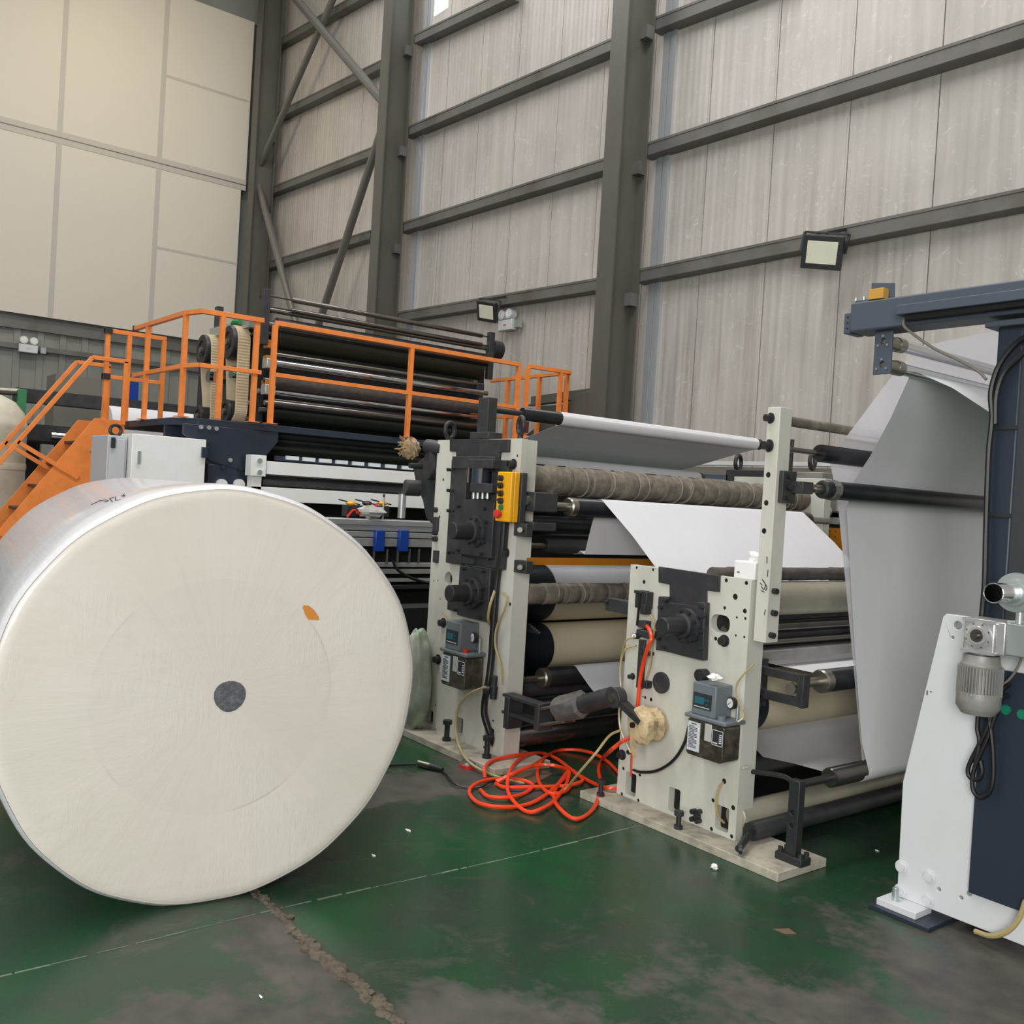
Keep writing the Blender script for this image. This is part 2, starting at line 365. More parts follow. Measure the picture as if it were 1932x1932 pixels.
def floor_mat():
    k = NT('worn_green_epoxy_floor'); sp = k.tc.outputs['Object']
    wob = k.noise(1.9, 8, None, .68)
    def blob(cx, cy, rx, ry, ang=0):
        mp = k.n('ShaderNodeMapping', vector_type='TEXTURE'); mp.inputs['Location'].default_value = (cx, cy, 0); mp.inputs['Rotation'].default_value = (0, 0, math.radians(ang)); mp.inputs['Scale'].default_value = (rx, ry, 1)
        k.l(sp, mp.inputs[0]); ln = k.n('ShaderNodeVectorMath', operation='LENGTH'); k.l(mp.outputs[0], ln.inputs[0])
        return k.math('SUBTRACT', 1.25, ln.outputs['Value'])
    f = None
    for b in ((-1.15, 2.3, 1.05, 1.5, 0), (-1.5, 3.6, .5, .9, 12), (-4.35, 2.55, .34, .75, -20), (-2.95, 1.42, .5, .17, 0), (-2.6, 1.1, .35, .45, 0), (-4.2, 3.3, .5, .2, 0), (-6.5, 2.6, .9, .6, 0), (-2.2, 1.7, .35, .22, 0)):
        v = blob(*b); f = v if f is None else k.math('MAXIMUM', f, v)
    f = k.math('ADD', f, k.math('MULTIPLY', k.math('SUBTRACT', wob, .5), 4.2))
    f = k.ramp(f, [(.2, (0, 0, 0)), (.62, (1, 1, 1))])
    gr = k.ramp(k.noise(1.3, 5, None, .6, .4), [(.34, rgb((46, 58, 48))), (.48, rgb((36, 64, 44))), (.66, rgb((25, 76, 42)))])
    gy = k.ramp(k.noise(7, 6), [(.3, rgb((60, 58, 54))), (.7, rgb((88, 84, 77)))])
    specks = k.ramp(k.noise(3.2, 8, None, .75, .6), [(.54, (0, 0, 0)), (.68, (.8, .8, .8))])
    c = k.mix(specks, gr, rgb((72, 78, 66))); c = k.mix(f, c, gy)
    scr = k.ramp(k.noise(1, 7, k.coords((3, 34, 1), (0, 0, math.radians(35))), .8), [(.64, (0, 0, 0)), (.72, (.3, .3, .3))])
    c = k.mix(scr, c, rgb((150, 150, 138)))
    k.color(c)
    r = k.math('ADD', k.math('MULTIPLY', f, .3), k.math('MULTIPLY', k.noise(4, 5), .25)); r = k.math('ADD', r, .14)
    k.l(r, k.b.inputs['Roughness']); k.bump(k.noise(20, 5), .06, .004); return k.m
M['floor'] = floor_mat()
M['rubble'] = mat('broken_concrete', (98, 90, 76), .95, 0, .3, 30, dirt=(60, 54, 46), amt=.8, dscale=25, bump=1, bscale=50)
M['joint'] = mat('joint_filler', (118, 128, 112), .9, 0, .3, 14, dirt=(60, 84, 62), amt=.7, dscale=7)
# ================================================================== SETTING
fl = MB(); fl.box((-21.2, -9, -.12), (6, 8.9, 0)); struct(fl.build('floor', M['floor'], origin=(0, 0, 0)))
# cracked expansion joint and saw-cut joint
rnd = random.Random(3); cr_ = MB(); x = -3.62
while x < 1.2:
    yy = 1.535 + .012 * math.sin(x * 9) + rnd.uniform(-.012, .012)
    wide = .013 + .012 * max(0, min(1, (x + 3.5) / .7)); s_ = rnd.uniform(.4, 1.1) * wide
    cr_.ball((x, yy + rnd.uniform(-.6, .6) * wide, .0), s_ * 1.3, s_, s_ * .55, 7, 4, .35, rnd.randint(0, 9999)); x += rnd.uniform(.006, .014)
cr_.box((-3.6, 1.522, -.001), (1.2, 1.548, .0012))
o = cr_.build('trim_1', M['rubble'], smooth=25); struct(o)
jt = MB(); y = -3.0
while y < 3.5:
    w = rnd.uniform(.001, .005); l = rnd.uniform(.03, .12)
    jt.box((-3.285 - w + .012 * math.sin(y * 3), y, -.001), (-3.285 + w + .012 * math.sin(y * 3), y + l, .0014)); y += l * rnd.uniform(.85, 1.3)
struct(jt.build('trim_2', M['joint']))

# long side wall: upright insulated panels, 1 m apart
WY = 8.7; wl = MB(); x = -21.1
seams = [-21.1, -19.72, -18.72, -17.72, -16.72, -15.72] + [-14.72 + i for i in range(0, 5)] + [-9.76, -8.8] + [-7.82 + i * .97 for i in range(12)]
for a, b in zip(seams, seams[1:]):
    wl.box((a + .006, WY, 0), (b - .006, WY + .08, 14))
    wl.box((b - .10, WY - .004, 0), (b - .03, WY + .01, 14)) if rnd.random() < .45 else None
wl.box((-21.2, WY + .03, 0), (5, WY + .12, 14))
struct(wl.build('wall_right', M['wall'], origin=(0, 0, 0), bevel=0))
# bright daylight slot by the first column, high up
wn = MB().box((-14.25, WY - .02, 9.85), (-13.85, WY - .005, 14)); em = NT('daylight_window'); em.b.inputs['Emission Color'].default_value = (.85, .93, 1, 1)
em.b.inputs['Emission Strength'].default_value = 1.1; em.color((.8, .85, .9, 1)); struct(wn.build('window_1', em.m))
# bluish folded flashings beside the columns
fs_ = MB()
for x0 in (-8.64, -14.55):
    for i in range(4): fs_.box((x0 + i * .06, WY - .03 - .012 * (i % 2), 0), (x0 + i * .06 + .05, WY - .002, 14))
struct(fs_.build('trim_3', M['flashing']))

# girts (Z purlins) between the columns, each bay
k_ = 4
for (a, b) in (((1209, 519), (1932, 372)), ((1223, 281), (1932, 55)), ((1236, 45), (1500, -58)),
               ((752, 597), (1126, 536)), ((760, 428), (1136, 311)), ((770, 247), (1148, 86)), ((785, 72), (960, -12)),
               ((489, 505), (693, 444)), ((500, 364), (705, 284)), ((508, 225), (713, 124)), ((513, 88), (718, -30))):
    A = P(*a, 'Y', 8.52); B = P(*b, 'Y', 8.52); g = MB()
    d = (B - A); A = A - d * .02; B = B + d * (.02 if b[0] < 1900 else .6)
    for off, w, h in (((0, 0, 0), .012, .16), ((0, .085, .08), .17, .010), ((0, .085, -.08), .17, .010), ((0, -.004, .065), .02, .03)):
        g.bar(A + V(off), B + V(off), w, h)
    struct(g.build('trim_%d' % k_, M['girt'])); k_ += 1

# end wall: corrugated sheet below, white boards above
WX = -21.1; we = MB(); y = -9.0; i = 0
while y < 8.9:
    we.box((WX - .06, y, 0), (WX + (.0 if i % 2 else .035), y + (.30 if i % 2 else .12), 14)); y += (.30 if i % 2 else .12); i += 1
struct(we.build('wall_left', M['corrug'], origin=(0, 0, 0)))
bx = -20.9
def bp(px, py): p = P(px, py, 'X', bx); return (p.y, p.z)
yl = bp(0, 590)[0] - 3
cols = [yl - 3, bp(105, 400)[0], bp(295, 400)[0], bp(461, 400)[0]]
z_mid = bp(300, 308)[1]; z_low = bp(200, 616)[1]; z_top = bp(475, 40)[1]
bd = MB()
def bq(y0, y1, z0, z1): bd.box((bx - .10, y0 + .004, z0 + .004), (bx, y1 - .004, z1 - .004))
for a, b in zip(cols, cols[1:]):
    if b < cols[3]:
        bq(a, b, z_low, z_mid); bq(a, b, z_mid, 14)
zq = bp(400, 488)[1]; zr = bp(400, 170)[1]
bq(cols[2], cols[3] - .1, z_low, zq); bq(cols[2], cols[3] - .1, zq, z_mid); bq(cols[2], cols[3], z_mid, zr); bq(cols[2], cols[3], zr, z_top)
struct(bd.build('trim_%d' % k_, M['cladding'])); k_ += 1
jt = MB()
for y in cols[1:3]: jt.box((bx - .02, y - .05, z_low), (bx + .006, y + .05, 14))
jt.box((bx - .02, cols[0], z_mid - .12), (bx + .008, cols[3], z_mid + .12))
for z in (zq, zr): jt.box((bx - .02, cols[2], z - .025), (bx + .005, cols[3] - .1, z + .025))
struct(jt.build('trim_%d' % k_, M['joint_tape'])); k_ += 1
jl = MB()
jl.box((bx - .02, cols[0], z_mid - .01), (bx + .012, cols[3], z_mid + .01)); struct(jl.build('trim_%d' % k_, M['girt'])); k_ += 1
zz = z_low - .62
gl = MB().box((WX + .03, -9, zz - .06), (WX + .12, 8.4, zz + .04)); gl.box((WX + .03, -9, z_low - .28), (WX + .10, 8.4, z_low)); struct(gl.build('trim_%d' % k_, M['girt'])); k_ += 1
top = MB().box((WX + .02, cols[2] - .2, z_top + .02), (WX + .06, 8.4, 14)); struct(top.build('trim_%d' % k_, M['corrug'])); k_ += 1

# columns: I-sections standing before the wall
def column(x, label, y0=8.03, y1=8.5, w=.29):
    t = thing('steel_column', label, 'column', (x, (y0 + y1) / 2, 0))
    MB().box((x - w / 2, y0, .02), (x + w / 2, y0 + .022, 14)).build('front_flange', M['column'], t)
    MB().box((x - w / 2, y1 - .022, .02), (x + w / 2, y1, 14)).build('rear_flange', M['column'], t)
    MB().box((x - .008, y0 + .022, .02), (x + .03, y1 - .022, 14)).build('web', M['column'], t)
    MB().box((x - .25, y0 - .08, 0), (x + .25, y1 + .08, .02)).build('foot_plate', M['column'], t)
    for z in (4.1, 5.75, 7.45, 9.2): MB().box((x + .03, y1 - .14, z), (x + w / 2, y1 - .022, z + .16)).build('girt_cleat', M['girt'], t)
column(-8.78, 'tall olive-grey steel column right of the picture centre, nearest the camera')
column(-14.72, 'middle olive-grey steel column, where the tubular braces meet its left side')
column(-20.5, 'farthest olive-grey steel column, in the corner beside the white boards')
def brace(a, b, ya, yb, r, label):
    A = P(*a, 'Y', ya); B = P(*b, 'Y', yb); m = MB().cyl(A, B, r, n=16); t = m.build('brace_pipe', M['pipe'])
    tag(t, label, 'brace', 'diagonal braces of the corner bay')
brace((548, -14), (737, 208), 8.22, 8.22, .085, 'thick pale diagonal brace pipe at the top, running down to the middle column')
brace((632, -10), (484, 328), 8.36, 8.22, .065, 'diagonal brace pipe crossing behind the thick one, down to the corner column')
brace((484, 336), (592, 737), 8.22, 8.3, .075, 'lower diagonal brace pipe leaning from the corner column towards the rollers')
brace((734, 203), (553, 760), 8.28, 8.28, .075, 'dark lower brace pipe leaning down-left from the middle column')

# wall-foot beam and knee strut beside the nearest column
A = P(1003, 757, 'Y', 8.5); B = P(1114, 742, 'Y', 8.5); b = MB().bar(A, B, .03, .13).bar(A + V((0, -.05, -.07)), B + V((0, -.05, -.07)), .12, .012)
struct(b.build('trim_%d' % k_, M['column'])); k_ += 1
b = MB().box((A.x, 8.6, 0), (B.x, 8.69, A.z - .06)); struct(b.build('trim_%d' % k_, M['duct'])); k_ += 1
A = P(1120, 742, 'Y', 8.18); B = P(930, 872, 'Y', 8.3)
b = MB().bar(A, B, .022, .26, up=(0, -1, 0)); b = MB().prism([PY(px, py, 8.2) for px, py in ((1096, 741), (1132, 735), (1120, 790), (1090, 800), (940, 880), (915, 880))], 'Y', 8.2, 8.26)
tag(b.build('knee_strut', M['column'], bevel=.004), 'olive-grey strut slanting down-left from the foot of the nearest column', 'strut')

# ------------------------------------------------------------------ lights on the walls
def floodlight(c, face, size, label, roll=0):
    c = V(c); t = thing('floodlight', label, 'light', c, 'floodlights on the long wall')
    f = V(face).normalized(); r = f.cross(V((0, 0, 1))).normalized(); u = r.cross(f)
    q_ = Matrix.Rotation(math.radians(roll), 3, f); r = q_ @ r; u = q_ @ u
    def pt(a, b, e): return c + r * a + u * b + f * e
    def slab(b, w, h, e0, e1):
        vs = [pt(i * w / 2, j * h / 2, e) for e in (e0, e1) for i, j in ((-1, -1), (1, -1), (1, 1), (-1, 1))]
        return b.add(vs, [(3, 2, 1, 0), (4, 5, 6, 7), (0, 1, 5, 4), (1, 2, 6, 5), (2, 3, 7, 6), (3, 0, 4, 7)])
    w = size; h = size * .82
    b = slab(MB(), w, h, -.05, .01)
    for i in range(9): q = pt((i - 4) * w / 10, 0, -.07); b.bar(q - u * h * .4, q + u * h * .4, .008, .05, up=f)
    b.build('housing', M['black_steel'], t, bevel=.012)
    ln = slab(MB(), w * .76, h * .68, .0, .014); ln.build('lens', M['lens'], t, bevel=.004, label='pale glass lens')
    y = MB(); y.bar(pt(-w / 2 - .02, 0, -.02), pt(-w / 2 - .02, h * .55, -.10), .015, .03); y.bar(pt(w / 2 + .02, 0, -.02), pt(w / 2 + .02, h * .55, -.10), .015, .03)
    y.bar(pt(-w / 2 - .02, h * .55, -.10), pt(w / 2 + .02, h * .55, -.10), .03, .015)
    y.build('yoke', M['black_steel'], t)
    q = pt(0, h * .55, -.10); MB().bar(q, (q.x + .05, 8.5, q.z + .08), .03, .03).build('arm', M['black_steel'], t)
    return t
floodlight((-5.78, 8.22, 4.25), (.30, -.86, -.34), .40, 'black floodlight clamped under the lowest girt, at upper right', -9)
floodlight((-11.52, 8.22, 4.33), (.16, -.86, -.36), .36, 'black floodlight above the orange guardrail, next to the small emergency light', -12)
def emergency(c, nrm, label, side):
    c = V(c); t = thing('emergency_light', label, 'emergency light', c, 'twin-spot emergency lights'); n = V(nrm); s = n.cross(V((0, 0, 1)))
    b = MB().bar(c - s * .17, c + s * .17, .10, .16); b.build('case', M['white_paint'], t, bevel=.01)
    for k in (-1, 1):
        q = c + s * .09 * k + V((0, 0, .16)); MB().cyl(q - n * .05, q + n * .06, .075, n=20).build('lamp_head', M['white_paint'], t)
        MB().cyl(q + n * .06, q + n * .065, .055, n=20).build('lamp_glass', M['gauge_face'], t)
    q = c + s * .27 * side; MB().bar(q - s * .05, q + s * .05, .08, .12).build('socket_box', M['zinc'], t)
    for dx in (-.03, -.01, .01, .03): MB().bar(c + s * dx + n * .051 - V((0, 0, .012)), c + s * dx + n * .051 + V((0, 0, .012)), .003, .010).build('printed_mark', M['red'], t)
emergency(P(957, 614, 'Y', 8.62), (0, -1, 0), 'white twin-spot emergency light right of the far floodlight', -1)
emergency(P(53, 658, 'X', -20.9), (1, 0, 0), 'white twin-spot emergency light on the grey corrugated end wall', -1)
# ================================================================== JUMBO ROLL
def roll_face_mat():
    k = NT('roll_end_face'); sp = k.n('ShaderNodeSeparateXYZ'); k.l(k.tc.outputs['Object'], sp.inputs[0])
    y, z = sp.outputs['Y'], sp.outputs['Z']
    ang = k.math('ARCTAN2', z, y); rad = k.math('SQRT', k.math('ADD', k.math('MULTIPLY', y, y), k.math('MULTIPLY', z, z)))
    def comb(a, b, ka, kb):
        c = k.n('ShaderNodeCombineXYZ'); k.l(k.math('MULTIPLY', a, ka), c.inputs[0]); k.l(k.math('MULTIPLY', b, kb), c.inputs[1]); return c.outputs[0]
    radial = k.noise(1, 5, comb(ang, rad, 14, 1.6), .6)
    c = k.ramp(k.noise(1.6, 3), [(.3, rgb((226, 220, 207))), (.7, rgb((236, 230, 219)))])
    c = k.mix(k.ramp(radial, [(.5, (0, 0, 0)), (.8, (.28, .28, .28))]), c, rgb((216, 208, 194)))
    # a faint paler/darker winding ring a bit over half way out
    ry = k.math('ADD', y, .02); rz = k.math('ADD', z, -.0)
    rr = k.math('SQRT', k.math('ADD', k.math('MULTIPLY', ry, ry), k.math('MULTIPLY', rz, rz)))
    e = k.math('ABSOLUTE', k.math('SUBTRACT', rr, .445)); ring = k.math('SUBTRACT', 1, k.math('DIVIDE', e, .006), clamp=True)
    ring = k.math('MULTIPLY', ring, k.ramp(k.noise(3, 3), [(.45, (0, 0, 0)), (.7, (.4, .4, .4))]))
    c = k.mix(ring, c, rgb((168, 158, 140)))
    inner = k.math('MULTIPLY', k.math('LESS_THAN', rr, .445), .16); c = k.mix(inner, c, rgb((214, 208, 198)))
    k.color(c); k.b.inputs['Roughness'].default_value = .5
    k.b.inputs['Coat Weight'].default_value = .6; k.b.inputs['Coat Roughness'].default_value = .1
    h = k.math('ADD', k.math('MULTIPLY', radial, .6), k.math('MULTIPLY', k.noise(1, 6, comb(ang, rad, 40, 3), .7), .5))
    h = k.math('ADD', h, k.noise(1, 4, k.coords((1, 5, 26), (math.radians(62), 0, 0))))
    pm_ = k.ramp(k.noise(2.3, 3), [(.5, (0, 0, 0)), (.62, (1, 1, 1))])
    h = k.math('ADD', h, k.math('MULTIPLY', pm_, k.math('MULTIPLY', k.noise(1, 5, k.coords((1, 70, 12), (math.radians(-20), 0, 0)), .75), 2.2)))
    k.bump(h, .22, .008); return k.m
M['roll_face'] = roll_face_mat()
def film_mat():
    k = NT('stretch_film_side'); n = k.noise(1, 6, k.coords((2.2, 30, 30)), .7)
    c = k.mix(k.noise(1.5, 4), rgb((214, 213, 216)), rgb((234, 234, 238)))
    c = k.mix(k.ramp(k.noise(1, 6, k.coords((24, 2, 2)), .7), [(.6, (0, 0, 0)), (.75, (.4, .4, .4))]), c, rgb((170, 166, 168)))
    k.color(c); k.b.inputs['Roughness'].default_value = .4; k.b.inputs['Coat Weight'].default_value = .7; k.b.inputs['Coat Roughness'].default_value = .12
    k.bump(n, .5, .01); return k.m
M['film'] = film_mat()
ya = -0.13205685; RC = V((-3.4715, 1.3572, .785)); nrm = V((math.cos(ya), math.sin(ya), 0)); side = V((-nrm.y, nrm.x, 0))
RR = .797
roll = thing('paper_roll', 'huge white tissue parent roll wrapped in clear film, lying on the green floor', 'paper roll', (RC.x, RC.y, 0))
roll.rotation_euler = (0, 0, 0)
def ringpts(r, t, n=120):
    o = []
    for i in range(n):
        q = 2 * math.pi * i / n; rr = r * (1 + .006 * math.sin(3 * q + 1.0) + .004 * math.sin(5 * q) + .002 * math.sin(17 * q))
        p = RC + side * (rr * math.cos(q)) + V((0, 0, rr * math.sin(q))) + nrm * t
        if p.z < .001: p.z = .001
        o.append(p)
    return o
def rollmesh(name, prof, m, cap=False, smooth=60, n=120):
    vs = []; fs = []
    for r, t in prof: vs += ringpts(r, t, n)
    for k in range(len(prof) - 1):
        for i in range(n): fs.append((k * n + i, k * n + (i + 1) % n, (k + 1) * n + (i + 1) % n, (k + 1) * n + i))
    if cap: fs.append(tuple(range((len(prof) - 1) * n, len(prof) * n)))
    me = bpy.data.meshes.new(name)
    R = Matrix.Rotation(-ya, 3, 'Z'); me.from_pydata([R @ (v - RC) for v in vs], [], fs)
    bm = bmesh.new(); bm.from_mesh(me); bmesh.ops.recalc_face_normals(bm, faces=bm.faces[:]); bm.to_mesh(me); bm.free()
    for p in me.polygons: p.use_smooth = True
    me.set_sharp_from_angle(angle=math.radians(smooth)); me.materials.append(m)
    o = bpy.data.objects.new(name, me); C.objects.link(o); o.parent = roll; o.location = (0, 0, RC.z); o.rotation_euler = (0, 0, ya); o['_o'] = tuple(RC); return o
rollmesh('wrapped_side', [(.01, -2.30), (RR - .02, -2.30), (RR, -2.28), (RR, -.05), (RR - .004, -.03)], M['film'])
rollmesh('end_face', [(RR - .004, -.03), (RR - .012, -.012), (RR - .032, -.002), (RR - .06, .0), (.4, .004), (.06, .006), (.01, .006)], M['roll_face'], True, 80)
rollmesh('outer_lap', [(RR + .002, -.34), (RR + .0025, -.05), (RR - .004, -.022), (RR - .016, -.006), (RR - .014, -.012)], M['film'])
def onface(px, py, off=.0):
    d = ray(px, py); t = (RC + nrm * (.006 + off) - EYE).dot(nrm) / d.dot(nrm); return EYE + d * t
cp = onface(433, 1313)
core = MB(); rn = random.Random(4)
vs = []; N = 40
for e, k in ((-.004, 1), (.004, 1), (.006, .9), (.0035, .5)):
    for i in range(N):
        q = 2 * math.pi * i / N; r = .0585 * k * (1 + .03 * math.sin(3 * q) + rn.uniform(-.012, .012)); vs.append(cp + side * r * math.cos(q) + V((0, 0, r * math.sin(q))) + nrm * e)
fs = [(a * N + i, a * N + (i + 1) % N, (a + 1) * N + (i + 1) % N, (a + 1) * N + i) for a in range(3) for i in range(N)] + [tuple(range(3 * N, 4 * N))]
M['core'] = mat('grey_core_plug', (92, 94, 98), .9, 0, .25, 60, dirt=(140, 142, 146), amt=.6, dscale=50, bump=1, bscale=120)
core.add(vs, fs).build('core_plug', M['core'], roll, label='dark grey plug in the core')
stk = MB(); pts = [onface(x, y, .002) for x, y in ((571, 1146), (573, 1142), (582, 1143), (591, 1150), (600, 1163), (601, 1170), (592, 1169), (582, 1169), (576, 1160))]
stk.add([p for p in pts] + [p - nrm * .002 for p in pts], [tuple(range(9)), tuple(range(9, 18))[::-1]] + [(i, (i + 1) % 9, (i + 1) % 9 + 9, i + 9) for i in range(9)])
M['sticker'] = mat('orange_brown_sticker', (222, 144, 62), .5, 0, .15, 30)
stk.build('sticker', M['sticker'], roll, label='torn orange-brown sticker')
# handwriting on the top of the roll (follows the curved side)
def onroll(px, py):
    d = ray(px, py); a0 = EYE - RC
    dv = d - nrm * d.dot(nrm); av = a0 - nrm * a0.dot(nrm); R2 = (RR * 1.0045) ** 2
    A_ = dv.dot(dv); B_ = 2 * dv.dot(av); C_ = av.dot(av) - R2; D = B_ * B_ - 4 * A_ * C_
    return EYE + d * ((-B_ - math.sqrt(max(D, 0))) / (2 * A_))
hw = MB()
for st in (((189, 945), (200, 943)), ((200, 943), (204, 945), (197, 947)), ((206, 941), (215, 938)), ((207, 941), (212, 946)), ((218, 937), (218, 944), (227, 943)), ((228, 936), (236, 934)), ((232, 932), (235, 936), (231, 938)), ((172, 952), (190, 944))):
    hw.tube([onroll(*p) for p in st], .0016, 5, 2)
hw.build('handwriting', M['ink'], roll, label='faint dark handwriting')

# ================================================================== shared machine bits
def hole_plugs(par, pts, y, t):  # black plugs give small holes their rust and shade as one colour
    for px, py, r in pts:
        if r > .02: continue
        x, z = PY(px, py, y); MB().cyl((x, y + .002, z), (x, y + t, z), r * .985, n=14).build('dark_hole_plug', M['void'], par)
def bearing(par, fx, fz, yf, rfl, rcap, ycap, name='bearing'):
    fl_ = MB().lathe((fx, yf, fz), (0, -1, 0), [(0, rfl), (.025, rfl), (.03, rfl * .97), (.03, rfl * .72), (.055, rfl * .7), (.06, rfl * .62), (.06, rcap * .9)], 32).build('bearing_flange', M['black_paint'], par)
    for i in range(8):
        q = math.pi * 2 * (i + .5) / 8; bolt(fl_, (fx + rfl * .84 * math.cos(q), yf - .03, fz + rfl * .84 * math.sin(q)), .009, .012)
    MB().lathe((fx, yf - .05, fz), (0, -1, 0), [(0, rcap), (yf - .05 - ycap - .004, rcap), (yf - .05 - ycap, rcap - .004)], 32).build('end_cap', M['black_steel'], par)
def oiler(px0, py0, y, s, label, cup=None, wad=False):
    """lubricator: grey head with display on a smoky tank; (px0,py0) = left lower front corner of head"""
    p = P(px0, py0, 'Y', y); t = thing('lubricator', label, 'lubricator', (p.x, y, p.z), 'grease lubricators on the side plates')
    x, z = p.x, p.z
    def B(x0, x1, y0, y1, z0, z1, nm, m, par=t, bev=.006, lab=None): return MB().box((x + x0 * s, y + y0 * s, z + z0 * s), (x + x1 * s, y + y1 * s, z + z1 * s)).build(nm, m, par, bevel=bev, label=lab)
    hd = B(0, .155, 0, .13, 0, .165, 'head', M['oiler_grey'])
    B(.012, .13, -.003, .0, .035, .115, 'display_panel', M['black_paint'], hd, 0)
    B(.022, .085, -.005, -.003, .06, .095, 'screen', M['screen'], hd, 0, 'teal screen')
    for a, c in ((.095, .085), (.112, .085), (.103, .062)): MB().cyl((x + a * s, y - .003 * s, z + c * s), (x + a * s, y - .007 * s, z + c * s), .0055 * s, n=10).build('button', M['screen'], hd)
    B(.02, .12, -.0045, -.003, .042, .046, 'caption', M['label_white'], hd, 0)
    B(-.035, .235, -.012, .15, -.022, .0, 'lid', M['oiler_grey'])
    tk = MB().prism(rrect(x - .02 * s, x + .22 * s, z - .215 * s, z - .022 * s, .02 * s), 'Y', y, y + .13 * s)
    M.setdefault('smoke', mat('smoky_tank', (62, 56, 48), .12, 0, .35, 14, dirt=(118, 112, 100), amt=.5, dscale=14, coat=.6))
    tk.build('tank', M['smoke'], t, bevel=.004)
    lb = B(-.012, .068, -.004, 0, -.19, -.04, 'instruction_label', M['label_white'], t, 0)
    b = MB()
    for i in range(15):
        zz_ = -.062 - i * .0078; w = .055 if i % 4 else .035; b.box((x - .004 * s, y - .0055 * s, z + (zz_ - .002) * s), (x + (w - .004) * s, y - .004 * s, z + (zz_ + .001) * s))
    b.box((x + .012 * s, y - .0055 * s, z - .052 * s), (x + .045 * s, y - .004 * s, z - .047 * s)); b.build('printed_text', M['ink'], lb)
    rl = B(.15, .22, -.004, 0, -.125, -.05, 'rating_plate', M['ink'], t, 0)
    b = MB(); b.box((x + .15 * s, y - .006 * s, z - .052 * s), (x + .22 * s, y - .004 * s, z - .049 * s)); b.box((x + .15 * s, y - .006 * s, z - .127 * s), (x + .22 * s, y - .004 * s, z - .124 * s))
    b.box((x + .15 * s, y - .006 * s, z - .127 * s), (x + .153 * s, y - .004 * s, z - .05 * s)); b.box((x + .217 * s, y - .006 * s, z - .127 * s), (x + .22 * s, y - .004 * s, z - .05 * s))
    for i in range(5): b.box((x + .196 * s, y - .006 * s, z - (.072 + i * .01) * s), (x + .212 * s, y - .004 * s, z - (.067 + i * .01) * s))
    b.box((x + .158 * s, y - .006 * s, z - .118 * s), (x + .186 * s, y - .004 * s, z - .112 * s)); b.build('printed_text', M['label_white'], rl)
    MB().box((x + .10 * s, y - .006 * s, z - .12 * s), (x + .145 * s, y, z - .03 * s)).build('sight_window', M['bag_plastic'], t, bevel=.003)
    gx = x + .205 * s; gz = z + .075 * s; y_ = y; y = y + .05 * s
    MB().cyl((gx + .02 * s, y + .04 * s, z), (gx + .02 * s, y + .04 * s, gz + .01 * s), .008 * s, n=12).build('gauge_stem', M['zinc'], t)
    g = MB().lathe((gx + .01 * s, y + .02 * s, gz + .015 * s), V((-.25, -1, 0)), [(0, .030 * s), (.022 * s, .032 * s), (.024 * s, .027 * s)], 24).build('pressure_gauge', M['black_steel'], t)
    f = V((-.25, -1, 0)).normalized(); c = V((gx + .01 * s, y + .02 * s, gz + .015 * s)) + f * .0245 * s; y = y_
    MB().cyl(c, c + f * .0015, .024 * s, n=24).build('dial', M['gauge_face'], g)
    MB().bar(c + f * .002 + V((-.012 * s, 0, -.010 * s)), c + f * .002 + V((.008 * s, 0, .008 * s)), .003 * s, .002 * s).build('needle', M['ink'], g)
    MB().cyl((x + .182 * s, y + .022 * s, z), (x + .182 * s, y + .022 * s, z + .02 * s), .021 * s, n=16).build('filler_cap', M[cup] if cup else M['oiler_grey'], t)
    return t
def crumple(c, rx, ry, rz, seed, name, m, parent=None, wob=.28, n=14, k=8):
    return MB().ball(c, rx, ry, rz, n, k, wob, seed).build(name, m, parent, smooth=18)

# ================================================================== STATION 1 (the farther cream side plate)
Y1 = 3.48; t1 = .045
s1 = thing('calender_stand', 'farther cream-plated roller stand, behind the jumbo roll, with yellow button box', 'machine', (-4.88, 3.5, 0))
bs = MB().box((-5.45, 3.30, 0), (-4.28, 3.72, .045)).build('base_plate', M['base_plate'], s1, bevel=.004)
x0, x1 = -5.345, -4.437
HL1 = [(836, 905, .010), (829, 975, .010), (826, 1095, .006), (818, 1096, .006), (830, 1130, .006), (976, 860, .008), (972, 985, .008), (962, 1140, .011), (930, 1360, .008), (822, 1330, .007), (822, 1376, .007), (812, 1374, .007), (840, 1380, .009), (913, 1410, .009)]; hs = holesY(HL1, Y1); hole_plugs(s1, HL1, Y1, t1)
back1 = True
hs += [rrect(PY(861, 1353, Y1)[0], PY(874, 1353, Y1)[0], PY(866, 1388, Y1)[1], PY(866, 1353, Y1)[1], .012),
       rrect(PY(803, 1353, Y1)[0], PY(817, 1353, Y1)[0], PY(812, 1366, Y1)[1], PY(812, 1340, Y1)[1], .012),
       rrect(PY(916, 1353, Y1)[0], PY(934, 1353, Y1)[0], PY(925, 1408, Y1)[1], PY(925, 1373, Y1)[1], .012),
       circ(*PY(846, 1092, Y1), .045, 20)]
pl = MB().plate([(x0, .045), (x1, .045), (x1, 1.955), (x0, 1.955)], hs, 'Y', Y1, Y1 + t1).build('side_plate', M['cream_plate'], s1, bevel=.003)
MB().box((x0 + .03, Y1 + t1 + .001, .06), (x1 - .03, Y1 + t1 + .012, 1.93)).build('hole_shade_panel', M['void'], s1)  # black sheet added behind the plate so its openings look dark
